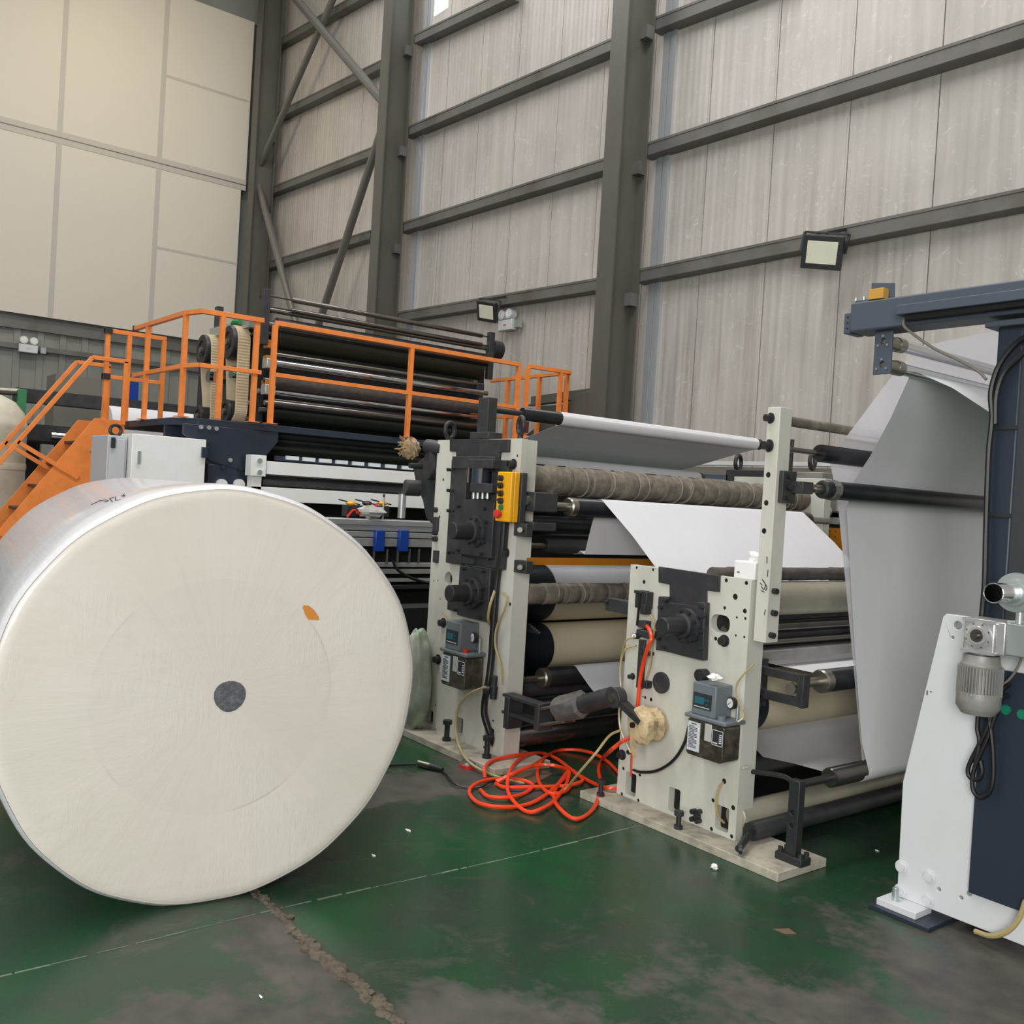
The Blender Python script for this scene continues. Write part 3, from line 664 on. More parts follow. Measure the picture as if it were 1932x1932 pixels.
# rear flange of the plate edge and the plate of the far side
MB().box((x1 - .02, Y1 + t1, .05), (x1 - .001, Y1 + .12, 1.95)).build('edge_strip', M['cream_plate'], s1)
MB().box((x0, 6.55, 0), (x1, 6.64, 1.9)).build('side_plate', M['cream_plate'], s1, bevel=.003)
MB().box((-5.40, 6.4, 0), (-4.3, 6.8, .045)).build('base_plate', M['base_plate'], s1)
yb = Y1 - .012
tb = [PY(850, 829, yb), PY(961, 829, yb), PY(960, 853, yb), PY(944, 853, yb), PY(942, 868, yb), PY(862, 866, yb), PY(862, 852, yb), PY(850, 852, yb)]
MB().prism(tb, 'Y', Y1 - .02, Y1 + .01).build('top_clamp', M['black_paint'], s1, bevel=.003)
MB().box((PY(862, 866, yb)[0], Y1 - .05, PY(880, 885, yb)[1]), (PY(942, 866, yb)[0], Y1, PY(900, 862, yb)[1])).build('cross_head', M['black_paint'], s1, bevel=.004)
def bxy(par, px0, py0, px1, py1, ya_, yb_, nm, m, bev=.003, lab=None):
    a = PY(px0, py0, ya_); b = PY(px1, py1, ya_)
    return MB().box((a[0], ya_, b[1]), (b[0], yb_, a[1])).build(nm, m, par, bevel=bev, label=lab)
gr1 = bxy(s1, 852, 867, 870, 1066, Y1 - .035, Y1, 'guide_rail', M['black_paint'])
gr2 = bxy(s1, 929, 868, 947, 1075, Y1 - .035, Y1, 'guide_rail', M['black_paint'])
for py in (887, 926, 964, 1042): bolt(gr1, (PY(857, py, Y1)[0], Y1 - .035, PY(857, py, Y1)[1]), .011, .02); bolt(gr1, (PY(864, py, Y1)[0], Y1 - .035, PY(864, py, Y1)[1]), .008, .012)
for py in (889, 930, 1012, 1054): bolt(gr2, (PY(933, py, Y1)[0], Y1 - .035, PY(933, py, Y1)[1]), .011, .02); bolt(gr2, (PY(940, py, Y1)[0], Y1 - .035, PY(940, py, Y1)[1]), .008, .012)
bxy(s1, 871, 868, 928, 945, Y1 - .006, Y1 - .001, 'slot', M['void'], 0)
# hydraulic cylinder in the slot
cx_ = PY(908, 900, Y1 - .05)[0]; zt = PY(908, 884, Y1 - .05)[1]; zb = PY(908, 912, Y1 - .05)[1]
hc = MB().cyl((cx_, Y1 - .05, zb), (cx_, Y1 - .05, zt), .06, n=24).build('cylinder_barrel', M['navy'], s1)
for a in (-.068, .008, .072): MB().cyl((cx_ + a, Y1 - .1, zb), (cx_ + a, Y1 - .1, zt), .007, n=8).build('tie_rod', M['steel'], hc)
bxy(s1, 887, 911, 927, 930, Y1 - .12, Y1, 'cylinder_block', M['black_paint'])
bxy(s1, 884, 866, 929, 884, Y1 - .10, Y1, 'cylinder_cap', M['black_paint'])
for px in (894, 902, 911, 920): bolt(s1, (PY(px, 936, Y1 - .06)[0], Y1 - .06, PY(px, 940, Y1 - .06)[1]), .012, .035, (0, 0, 1), M['zinc'])
bxy(s1, 873, 942, 926, 1054, Y1 - .06, Y1, 'bearing_housing', M['black_paint'], .005)
bxy(s1, 867, 1066, 919, 1174, Y1 - .05, Y1, 'bearing_housing', M['black_paint'], .005)
bxy(s1, 845, 1120, 868, 1156, Y1 - .03, Y1, 'guide_rail', M['black_paint'])
for (fpx, fpy, cpx, cpy) in ((899, 1003, 853, 1000), (891, 1119, 847, 1117)):
    f = P(fpx, fpy, 'Y', Y1 - .06); e = P(cpx, cpy, 'X', f.x); bearing(s1, f.x, f.z, Y1 - .055, .098, .052, max(3.18, e.y))
for px, py in ((866, 955), (916, 960), (919, 985), (915, 1022), (866, 1038), (910, 1045), (876, 1073), (912, 1078), (912, 1110), (908, 1135), (860, 1150), (905, 1165)):
    p = P(px, py, 'Y', Y1 - .06); bolt(s1, p, .011, .02)
bxy(s1, 871, 1045, 932, 1074, Y1 - .02, Y1, 'spacer_plate', M['black_paint'], .001)
bxy(s1, 872, 1050, 893, 1066, Y1 - .04, Y1, 'link_block', M['black_paint'])
for px, py in ((837, 1175), (827, 1244), (955, 1043), (969, 876)): p = P(px, py, 'Y', Y1); bolt(s1, p, .022, .035, washer=True)
for py in (962, 1005, 1017): p = P(824, py, 'Y', Y1); bolt(s1, p, .018, .03)
for py0, py1 in ((975, 1003), (1038, 1062)): bxy(s1, 817, py0, 823, py1, Y1 - .02, Y1 + .06, 'edge_lug', M['black_paint'])
for py0, py1 in ((986, 1013), (1056, 1083)):
    l_ = bxy(s1, 970, py0, 992, py1, Y1 - .03, Y1 + .02, 'clamp_block', M['black_paint']); p = P(985, (py0 + py1) / 2, 'Y', Y1 - .03); bolt(l_, p, .016, .05, (.6, -.8, 0), M['steel'])
# lifting eyes and jacking bolts
for px, py, ax in ((849, 812, (1, .35, 0)), (983, 803, (.35, 1, 0))):
    p = P(px, py, 'Y', 3.52); MB().torus(p, ax, .052, .014, 26, 10).cyl((p.x, 3.52, 1.94), (p.x, 3.52, p.z - .045), .022, .015, n=14).build('lifting_eye', M['black_steel'], s1)
for px, py in ((842, 1385), (918, 1412)):
    p = P(px, py + 17, 'Y', 3.40); MB().cyl((p.x, 3.40, .04), (p.x, 3.40, .17), .017, n=12).cyl((p.x, 3.40, .15), (p.x, 3.40, .175), .032, n=6).cyl((p.x, 3.40, .045), (p.x, 3.40, .065), .03, n=6).build('jacking_bolt', M['black_steel'], s1)
# arm that carries the top roller
a = P(917, 800, 'Y', 3.52)
MB().box((a.x - .055, 3.49, 1.955), (a.x + .055, 3.56, 2.22)).box((a.x - .1, 3.47, 1.955), (a.x + .1, 3.58, 2.0)).build('top_arm', M['black_paint'], s1, bevel=.004)
MB().box((a.x - .055, 6.56, 1.9), (a.x + .055, 6.63, 2.22)).build('top_arm', M['black_paint'], s1)
# rollers of station 1 (axes run towards the long wall)
tr = roller(s1, 'top_roller', -4.95, 2.158, .044, 3.87, 6.36, M['rubber'], .016, 3.50, 6.6, M['black_steel'])
MB().cyl((-4.95, 3.60, 2.158), (-4.95, 3.95, 2.158), .018, n=12).build('shaft_sleeve', M['black_steel'], tr)
roller(s1, 'web_roller', -5.47, 1.85, .065, 3.7, 6.25, M['rubber'], .02, 3.55, 6.58)
def wrapped(par, name, X, Z, r, y0, y1, m, seed=1):
    rn = random.Random(seed); prof = []; y = 0
    while y < y1 - y0:
        st = rn.uniform(.07, .17); q = r * rn.uniform(.93, 1.04); prof += [(y, q * .93), (y + .010, q * 1.035), (y + .03, q * 1.01), (y + st * .6, q), (y + st * .96, q * .985)]; y += st
    n = 26
    o = MB().lathe((X, y0, Z), (0, 1, 0), prof, n, lambda k, t: .018 * math.sin(t * 3 + k * .7) + rn.uniform(-.008, .008)).build(name, m, par, smooth=50)
    for k in range(0, len(prof), 4):
        if m is M['cloth'] and rn.random() < .45: MB().torus((X, y0 + prof[k][0] + .012, Z), (rn.uniform(-.12, .12), 1, rn.uniform(-.12, .12)), r * 1.0, r * .06, 26, 6).build('wrap_ridge', M['cloth_light'], o, label='paler ridge of the wrapping')
    return o
wrapped(s1, 'cloth_wrapped_tube', -4.65, 1.728, .094, Y1 + t1, 6.55, M['cloth'], 3)
wrapped(s1, 'cloth_wrapped_tube', -4.50, P(1090, 1119, 'X', -4.50).z, .063, Y1 + .13, 6.55, M['cloth'], 5)
R3 = roller(s1, 'guide_roller', -4.40, 1.565, .057, 3.845, 6.3, M['rubber'], .026, 3.6, 6.56)
MB().lathe((-4.40, 3.835, 1.565), (0, 1, 0), [(0, .02), (0, .050), (.008, .058), (.05, .0585)], 28).build('roller_end', M['steel'], R3)
for zc, hh in ((1.585, .115), (1.44, .05)):
    bk = MB().box((-4.435, 3.50, zc - hh / 2), (-4.31, 3.68, zc + hh / 2)).build('roller_bracket', M['black_paint'], s1, bevel=.006)
MB().cyl((-4.37, 3.48, 1.59), (-4.37, 3.505, 1.59), .03, n=16).build('bracket_screw', M['steel'], bk)
roller(s1, 'guide_roller', -4.62, 1.31, .048, 3.85, 6.3, M['black_steel'], .018, 3.57, 6.56)
roller(s1, 'idler_bar', -4.78, 1.44, .07, 3.7, 6.5, M['rubber'])
roller(s1, 'idler_bar', -4.80, 1.60, .06, 3.7, 6.5, M['rubber'])
MB().bar((-4.45, 3.57, 1.225), (-4.45, 6.55, 1.225), .03, .042).build('amber_bar', M['amber'], s1, label='amber yellow bar')
# large calender rolls
def bigroll(par, X, Z, r, ya_, yb_, yc_, m, mend, name='calender_roll', lab=None):
    o = MB().lathe((X, yb_, Z), (0, 1, 0), [(0, r), (yc_ - yb_, r)], 48).build(name, m, par, label=lab)
    MB().lathe((X, ya_, Z), (0, 1, 0), [(0, .02), (0, r * .55), (.004, r * .93), (.03, r * .99), (yb_ - ya_ - .001, r * .999)], 48).build('roll_end', mend, o, smooth=50, label='dark blue-black roll end')
    MB().cyl((X, ya_ - .06, Z), (X, ya_ + .01, Z), .045, n=20).build('journal', M['black_steel'], o)
    return o
zu = P(1030, 1117, 'X', -5.0).z; zl_ = P(1030, 1218, 'X', -4.98).z; yu_ = P(1053, 1112, 'X', -4.80).y; yl_ = P(1047, 1218, 'X', -4.82).y
bigroll(s1, -5.0, zu, .195, yu_ - .34, yu_, 6.4, M['roll_cream'], M['flange_rubber'])
b_ = bigroll(s1, -4.98, zl_, .158, yl_ - .34, yl_, 6.4, M['roll_cream'], M['flange_rubber'])
for i in range(5): MB().cyl((-4.62 + .02 * (i % 2), 3.66, .84 - i * .01), (-4.52, 3.70 + i * .02, .82 - i * .012), .012, n=8).build('finger_lever', M['black_steel'], s1)
z6 = P(1025, 1279, 'X', -4.52).z; y6 = P(1019, 1280, 'X', -4.52).y
R6 = roller(s1, 'guide_roller', -4.52, z6, .062, y6 + .01, 6.3, M['rubber'], .02, 3.57, 6.56)
MB().lathe((-4.52, y6, z6), (0, 1, 0), [(0, .02), (0, .054), (.008, .063), (.04, .0635)], 28).build('roller_end', M['steel'], R6)
for z, r, xx in ((.40, .05, -4.62), (.26, .075, -4.60), (.12, .06, -4.56), (.30, .05, -4.66)): roller(s1, 'cross_tube', xx, z, r, 3.57, 6.55, M['dark_chrome'] if z == .12 else M['black_paint'])
MB().box((-5.3, 3.6, .1), (-5.22, 6.5, 1.85)).build('shade_panel', M['void'], s1, label='black panel painted as shade inside the stand')  # black sheet as painted shade behind the rolls
# disc, lever and motor cluster on the left edge of the plate
c = P(799, 880, 'Y', 3.46)
MB().lathe((c.x + .03, 3.53, c.z + .01), (-.25, -1, 0), [(0, .10), (.05, .10), (.055, .09)], 30).build('cam_disc', M['black_paint'], s1)
MB().lathe((c.x - .10, 3.50, c.z - .15), (-.25, -1, 0), [(0, .055), (.10, .055), (.105, .05)], 24).build('cam_disc', M['black_paint'], s1)
MB().cyl((c.x - .02, 3.50, c.z + .14), (x0 + .02, 3.52, c.z + .12), .05, n=18).build('cross_shaft', M['black_paint'], s1)
MB().prism([PY(px, py, 3.57) for px, py in ((834, 862), (800, 862), (778, 880), (784, 912), (797, 945), (803, 978), (818, 992), (830, 985))], 'Y', 3.57, 3.70).build('gear_case', M['black_paint'], s1, bevel=.01)
fw = crumple((c.x - .16, 3.45, c.z + .12), .07, .06, .07, 8, 'frayed_wrap', M['straw'], s1, .16, 18, 10)
rn = random.Random(12); b = MB()
for i in range(46):
    d = V((rn.uniform(-1, .6), rn.uniform(-1, .2), rn.uniform(-.6, 1.1))).normalized(); o0 = V((c.x - .16, 3.45, c.z + .12)); e = V((rn.uniform(-1, 1), rn.uniform(-1, 1), rn.uniform(-1, 1))) * .03
    b.tube([o0 + d * .05, o0 + d * .075 + e * .3, o0 + d * .09 + e], .0035, 4, 2)
b.build('frayed_ends', M['straw'], fw)
bolt(s1, (c.x - .03, 3.46, c.z), .02, .09)
# yellow push-button box
yb0 = P(951, 937, 'Y', 3.37); bxp = thing('button_box', 'yellow push-button station with red stop button on the farther side plate', 'control box', (yb0.x, 3.42, 1.45))
bz0, bz1 = PY(944, 984, 3.37)[1], PY(955, 890, 3.37)[1]; bx0, bx1 = PY(935, 937, 3.37)[0], PY(962, 937, 3.37)[0]
MB().box((bx0, 3.375, bz0), (bx1, 3.40, bz1)).box((bx0 + .0, 3.40, bz0), (bx1 + .0, 3.44, bz1)).build('cover', M['yellow'], bxp, bevel=.006)
MB().box((bx0, 3.4405, bz0 - .005), (bx1 + .015, 3.482, bz1)).build('back_box', M['black_paint'], bxp, bevel=.004)
for i, py in enumerate((902, 916, 931, 945, 957, 970)):
    z = PY(945, py, 3.36)[1]; xb = PY(943, py, 3.36)[0]
    if i < 4:
        q = MB().cyl((xb, 3.375, z), (xb, 3.355, z), .018, n=18).build('selector_switch', M['black_steel'], bxp); MB().bar((xb - .012, 3.350, z + .008), (xb + .012, 3.350, z - .008), .008, .012).build('switch_knob', M['black_steel'], q)
    elif i == 4: MB().cyl((xb, 3.375, z), (xb, 3.36, z), .017, n=18).build('start_button', M['green_btn'], bxp, label='green button')
    else: MB().lathe((xb - .01, 3.375, z), (0, -1, 0), [(0, .012), (.02, .012), (.022, .026), (.04, .024), (.044, .01)], 20).build('stop_button', M['red'], bxp, label='red mushroom stop button')
# cable bundle from the box down to the floor slot
cb = MB().tube([(p.x, p.y, p.z) for p in (P(952, 985, 'Y', 3.45), P(948, 1040, 'Y', 3.455), P(938, 1090, 'Y', 3.455), P(931, 1180, 'Y', 3.45), P(927, 1240, 'Y', 3.45), P(921, 1290, 'Y', 3.43), P(915, 1320, 'Y', 3.44), P(914, 1350, 'Y', 3.44), P(925, 1385, 'Y', 3.46), P(930, 1402, 'Y', 3.49))], .021, 10)
tag(cb.build('cable_bundle', M['black_tube']), 'black cable bundle running down from the yellow button box', 'cable')
o_ = oiler(839, 1222, 3.34, 1.06, 'lubricator with grey head and orange filler cap, on the farther side plate', cup='red')
# small gauge regulator on the bundle
def regulator(p, s, label):
    t = thing('air_regulator', label, 'air regulator', p, 'air regulators'); p = V(p)
    MB().cyl(p, p + V((0, 0, .09 * s)), .026 * s, n=18).build('adjusting_knob', M['black_paint'], t)
    MB().cyl(p - V((0, 0, .10 * s)), p, .03 * s, .034 * s, n=18).build('regulator_bowl', M['black_steel'], t)
    g = MB().cyl(p + V((-.03 * s, -.01, -.03 * s)), p + V((-.075 * s, -.045 * s, -.03 * s)), .034 * s, n=22).build('pressure_gauge', M['black_steel'], t)
    q = p + V((-.075 * s, -.045 * s, -.03 * s)); d = V((-.78, -.62, 0)); MB().cyl(q, q + d * .003, .028 * s, n=22).build('dial', M['gauge_face'], g)
    MB().bar(q + d * .004 + V((-.006, .006, -.01 * s)), q + d * .004 + V((.006, -.006, .01 * s)), .003, .003).build('needle', M['ink'], g)
regulator(P(932, 1296, 'Y', 3.42), .72, 'air regulator with white gauge low on the farther side plate')
th = MB(); th.tube([P(836, 1155, 'Y', 3.42), P(842, 1163, 'Y', 3.42), P(852, 1172, 'Y', 3.42), P(868, 1181, 'Y', 3.42)], .006, 6)
th.tube([P(935, 1110, 'Y', 3.45), P(925, 1140, 'Y', 3.40), P(921, 1165, 'Y', 3.41), P(924, 1178, 'Y', 3.45)], .009, 6).tube([P(948, 1118, 'Y', 3.44), P(956, 1130, 'Y', 3.43), P(950, 1155, 'Y', 3.43), P(938, 1180, 'Y', 3.44), P(934, 1215, 'Y', 3.44), P(945, 1260, 'Y', 3.44), P(947, 1292, 'Y', 3.44)], .007, 6)
th.tube([P(915, 1296, 'Y', 3.36), P(885, 1310, 'Y', 3.36), P(865, 1335, 'Y', 3.36), P(860, 1375, 'Y', 3.34), P(868, 1412, 'Y', 3.30), P(890, 1442, 'Y', 3.26), P(940, 1466, 'Z', .01), P(990, 1478, 'Z', .01)], .008, 6)
tag(th.build('air_tube', M['clear_tube']), 'thin yellowed air tubes on the farther side plate, trailing to the floor', 'tube')
# plastic-wrapped bale between roll and plate
MB().ball(P(783, 1285, 'Y', 3.38), .13, .12, .34, 16, 12, .14, 5).build('plastic_bale', M['plastic_bale'], None, smooth=180, sub=2)
tag(bpy.data.objects['plastic_bale'], 'greenish plastic-wrapped bundle squeezed between the jumbo roll and side plate', 'bag')
# ================================================================== STATION 2 (nearer cream side plate)
Y2 = 3.65; t2 = .045
s2 = thing('roller_stand', 'nearer cream-plated roller stand with tall drilled post, on a scuffed base plate', 'machine', (-3.28, 3.68, 0))
MB().box((-3.77, 3.50, 0), (-2.48, 3.86, .04)).build('base_plate', M['base_plate'], s2, bevel=.003)
a0, a1 = -3.64, -2.79
tl = PY(1190, 1065, Y2); trr = PY(1418, 1096, Y2); bl = PY(1163, 1490, Y2); br = PY(1408, 1597, Y2)
X0, X1 = tl[0], trr[0]; ZT = tl[1]
HL2 = [(1201, 1071, .008), (1232, 1075, .008), (1215, 1098, .011), (1229, 1123, .007), (1370, 1095, .010), (1408, 1100, .010), (1387, 1126, .015), (1367, 1147, .009), (1405, 1153, .012), (1390, 1165, .006), (1406, 1167, .007), (1388, 1199, .006), (1404, 1202, .006), (1350, 1205, .010),
            (1213, 1315, .005), (1217, 1316, .008), (1228, 1320, .010), (1176, 1450, .009), (1173, 1498, .009), (1204, 1510, .009), (1207, 1462, .009), (1366, 1474, .013), (1345, 1510, .010), (1383, 1524, .012), (1342, 1564, .010), (1380, 1578, .010), (1402, 1449, .006)]; hs = holesY(HL2, Y2); hole_plugs(s2, HL2, Y2, t2)
def rpx(px0, py0, px1, py1, r=.012):
    a = PY((px0 + px1) / 2, py0, Y2)[1]; b = PY((px0 + px1) / 2, py1, Y2)[1]; return rrect(PY(px0, (py0 + py1) / 2, Y2)[0], PY(px1, (py0 + py1) / 2, Y2)[0], b, a, r)
hs += [rpx(1180, 1458, 1200, 1501), rpx(1261, 1487, 1283, 1533), rpx(1349, 1521, 1375, 1568), rpx(1341, 1160, 1377, 1193, .035)]
MB().plate([(X0, .04), (X1, .04), (X1, ZT), (X0, ZT)], hs, 'Y', Y2, Y2 + t2).build('side_plate', M['cream_plate'], s2, bevel=.003)
MB().box((X0 + .02, Y2 + t2 + .001, .06), (X1 - .035, Y2 + t2 + .012, ZT - .02)).build('hole_shade_panel', M['void'], s2)  # black sheet again, shade for the openings of this plate
MB().box((-3.6, 3.80, .0), (-2.98, 6.5, .14)).build('shade_box', M['void'], s2, label='black box added as shade between the plates')  # black box added to darken the space under the low web
MB().box((X1 - .03, Y2 + t2, .05), (X1 - .001, Y2 + .12, ZT - .01)).build('edge_strip', M['cream_plate'], s2)
MB().box((X0, 6.6, 0), (X1, 6.69, ZT)).build('side_plate', M['cream_plate'], s2)
MB().box((-3.7, 6.5, 0), (-2.7, 6.85, .04)).build('base_plate', M['base_plate'], s2)
MB().box((X0 + .02, Y2 + t2 + .25, .09), (X0 + .04, 6.5, ZT - .25)).build('shade_panel', M['void'], s2, label='black panel painted as shade inside the stand')  # black sheet as painted shade between the two plates
yb = Y2 - .008
def Q(px, py): return PY(px, py, yb)
tp = [Q(1243, 1069), Q(1358, 1086), Q(1357, 1117), Q(1333, 1114), Q(1333, 1150), Q(1264, 1140), Q(1264, 1103), Q(1243, 1099)]
MB().prism(tp, 'Y', Y2 - .012, Y2 + .01).build('top_clamp', M['black_paint'], s2, bevel=.002)
hb = [Q(1250, 1125), Q(1268, 1126), Q(1269, 1136), Q(1322, 1143), Q(1324, 1135), Q(1338, 1137), Q(1334, 1246), Q(1300, 1238), Q(1262, 1228), Q(1245, 1226)]
MB().prism(hb, 'Y', Y2 - .04, Y2 - .0).build('bearing_housing', M['black_paint'], s2, bevel=.004)
f = P(1297, 1180, 'Y', Y2 - .045); e = P(1248, 1182, 'X', f.x)
bearing(s2, f.x, f.z, Y2 - .038, .086, .045, e.y)
for px, py in ((1259, 1133), (1249, 1146), (1326, 1145), (1328, 1162), (1319, 1179), (1325, 1190), (1315, 1205), (1324, 1222), (1245, 1204), (1254, 1221), (1320, 1165)):
    bolt(s2, P(px, py, 'Y', Y2 - .04), .011, .022)
for px, py, r in ((1367, 1209, .020), (1174, 1424, .019), (1192, 1418, .012), (1194, 1276, .012)): bolt(s2, P(px, py, 'Y', Y2), r, .03, washer=True)
for px, py in ((1312, 1527), (1322, 1528), (1319, 1536), (1311, 1541), (1321, 1545)): bolt(s2, P(px, py + 3, 'Y', Y2), .013, .03)
c = P(1249, 1288, 'Y', Y2); MB().lathe((c.x, Y2, c.z), (0, -1, 0), [(0, .055), (.012, .055), (.016, .052), (.016, .030), (.013, .028)], 36).build('round_cover', M['black_paint'], s2, smooth=50)
c = P(1331, 1273, 'Y', Y2); MB().lathe((c.x, Y2, c.z), (0, -1, 0), [(0, .03), (.05, .03)], 24).build('dark_plug', M['black_steel'], s2)
for px, py in ((1210, 1487), (1274, 1553)):
    pass
for gx, gy in ((1133, 1500), (1274, 1563)):
    q = P(gx, gy, 'Z', .045); yq = min(max(q.y, 3.53), 3.60)
    MB().cyl((q.x, yq, .04), (q.x, yq, .125), .013, n=12).cyl((q.x, yq, .105), (q.x, yq, .128), .024, n=6).cyl((q.x, yq, .041), (q.x, yq, .058), .022, n=6).build('jacking_bolt', M['black_steel'], s2)
# tall drilled post bolted to the right edge
pa = P(1445, 768, 'Y', Y2); pb = P(1424, 1212, 'Y', Y2)
px0, px1 = P(1434, 1000, 'Y', 3.60).x, P(1458, 1000, 'Y', 3.60).x
zt_, zb_ = P(1458, 768, 'Y', 3.60).z, P(1436, 1212, 'Y', 3.60).z
hp = []
for px, py in ((1449, 896), (1445, 949), (1441, 1002)): q = P(px, py, 'Y', 3.60); hp.append(circ(q.x, q.z, .0125, 16)); HP = (HP + [(px, py, .0125)]) if hp[1:] else [(px, py, .0125)]
post = MB().plate([(px0, zb_), (px1, zb_), (px1, zt_), (px0, zt_)], hp, 'Y', 3.60, 3.69).build('drilled_post', M['cream_plate'], s2, bevel=.003)
hole_plugs(s2, HP, 3.60, .05)
MB().box((px0 + .002, 3.655, zb_ + .01), (px1 - .002, 3.685, zt_ - .01)).build('post_core', M['void'], post)
for px, py, r in ((1454, 789, .017), (1451, 841, .020)): bolt(post, P(px, py, 'Y', 3.60), r, .03, (-.3, -1, 0), washer=True)
for px, py in ((1459, 1115), (1457, 1156), (1453, 1198)): q = P(px, py, 'X', px1); bolt(post, (px1, q.y, q.z), .014, .025, (1, -.2, 0))
sc = MB()
for st in (((1438, 1093), (1444, 1103), (1441, 1112), (1436, 1106)), ((1434, 1100), (1438, 1104)), ((1436, 1114), (1442, 1117)), ((1447, 1050), (1447, 1063)), ((1449, 1075), (1448, 1088)), ((1440, 1095), (1447, 1108), (1444, 1114)), ((1444, 1150), (1442, 1160))):
    sc.tube([P(a, b, 'Y', 3.5985) for a, b in st], .0022, 5, 3)
sc.build('scribble', M['ink'], post, label='black scribbled mark')
# far post
MB().box((px0 - .02, 6.6, zb_), (px1, 6.72, zt_)).build('far_post', M['cream_plate'], s2)
# post bracket with universal joint and spreader shaft
q = P(1483, 920, 'Y', 3.70); bj = MB().box((px1, 3.62, q.z - .072), (px1 + .025, 3.72, q.z + .075)).box((px1 + .02, 3.68, q.z - .025), (px1 + .09, 3.76, q.z + .03)).build('joint_bracket', M['black_paint'], s2, bevel=.003)
for dz in (-.05, 0, .05): bolt(bj, (px1 + .026, 3.66, q.z + dz), .012, .02, (.9, -.4, 0))
# upper idlers and spreader bar
def on_roller(pxa, pya, pxb, pyb, X):
    a = P(pxa, pya, 'X', X); b = P(pxb, pyb, 'X', X); return a.y, b.y, (a.z + b.z) / 2
y0_, y1_, z_ = on_roller(1545, 857, 1630, 864, -2.78)
roller(s2, 'upper_idler', -2.78, z_, .044, y0_, 6.4, M['rubber'], .013, 3.66, 6.62, M['dark_chrome'])
XS = -2.64
y0_, y1_, zs = on_roller(1605, 928, 1860, 951, XS)
sp_ = roller(s2, 'spreader_roller', XS, zs, .044, y0_ - .22, 6.4, M['rubber'], .02, y0_ - .30, 6.6, label=None)
MB().cyl((px1 + .05, 3.74, zs), (XS, y0_ - .20, zs), .016, n=14).build('universal_joint', M['steel'], s2)
MB().torus((XS, y0_ - .23, zs), (0, 1, 0), .03, .014, 20, 8).build('joint_collar', M['black_steel'], sp_)
crumple((XS, y0_ - .16, zs), .052, .06, .05, 12, 'tape_wrap', M['tape'], sp_, .08)
q = P(1490, 795, 'X', -2.78); MB().cyl((-2.78, 3.69, q.z), (-2.78, 6.6, q.z), .024, n=20).build('cross_tube', M['cloth'], s2, label='beige cross tube')
# rollers seen right of the post
wrapped(s2, 'cloth_wrapped_tube', -3.12, P(1460, 1083, 'X', -3.12).z, .036, Y2 + t2, 6.6, M['bandage'], 9)
z_ = P(1460, 1095, 'X', -3.1).z; roller(s2, 'calender_roll', -3.1, z_ - .105, .10, Y2 + t2 + .02, 6.5, M['roll_bare'])
for px, py, X, r, m in ((1470, 1163, -3.05, .026, 'rubber'), (1470, 1183, -3.02, .022, 'dark_chrome'), (1470, 1197, -3.05, .026, 'black_paint'), (1475, 1210, -3.0, .014, 'steel'), (1480, 1219, -3.04, .024, 'rubber')):
    roller(s2, 'cross_bar', X, P(px, py, 'X', X).z, r, Y2 + t2, 6.58, M[m])
z_ = P(1500, 1229, 'X', -2.98).z; MB().box((-3.02, Y2 + t2, z_ - .03), (-2.95, 6.58, z_ + .02)).build('cross_beam', M['motor_grey'], s2, bevel=.003)
# lower cream roll behind bracket
zc = P(1430, 1322, 'X', -3.1).z; bigroll(s2, -3.12, zc, .155, 3.80, 4.02, 6.45, M['roll_cream'], M['flange_rubber'])
# slotted bracket with its guide roller
bk = MB(); yB = 3.86
o0 = PY(1426, 1253, yB); o1 = PY(1523, 1272, yB)
xa, xb = PY(1426, 1290, yB)[0], PY(1514, 1290, yB)[0]; za, zb2 = PY(1440, 1258, yB)[1], PY(1440, 1318, yB)[1]
win = rrect(xa + .035, xb - .03, zb2 + .04, za - .04, .015)
bk.plate([(xa, zb2), (xb, zb2), (xb, za), (xa, za)], [win], 'Y', yB, yB + .035)
bkt = bk.build('slotted_bracket', M['black_paint'], s2, bevel=.003)
MB().box((xb - .012, yB - .002, zb2 - .003), (xb + .008, yB + .05, za + .003)).build('bracket_head', M['black_paint'], bkt, bevel=.003)
MB().box((xa - .012, yB - .005, zb2 - .05), (xa + .008, yB + .08, za + .03)).build('mounting_strip', M['black_paint'], bkt)
xg = PY(1500, 1288, yB)[0]
MB().cyl((xg - .03, yB + .01, (za + zb2) / 2), (xg - .03, yB + .03, (za + zb2) / 2), .028, n=20).build('bearing_ring', M['steel'], bkt)
for px, py in ((1435, 1280), (1435, 1313)): bolt(bkt, P(px, py, 'Y', yB - .004), .015, .012)
gz = (za + zb2) / 2; xr = xb - .02
gy = P(1549, 1284, 'X', xr).y
gr = roller(s2, 'guide_roller', xr, P(1560, 1284, 'X', xr).z, .056, gy, 6.4, M['rubber'], .024, yB + .02, 6.6)
MB().lathe((xr, gy - .012, P(1560, 1284, 'X', xr).z), (0, 1, 0), [(0, .02), (0, .05), (.008, .057), (.05, .0575)], 28).build('roller_end', M['steel'], gr)
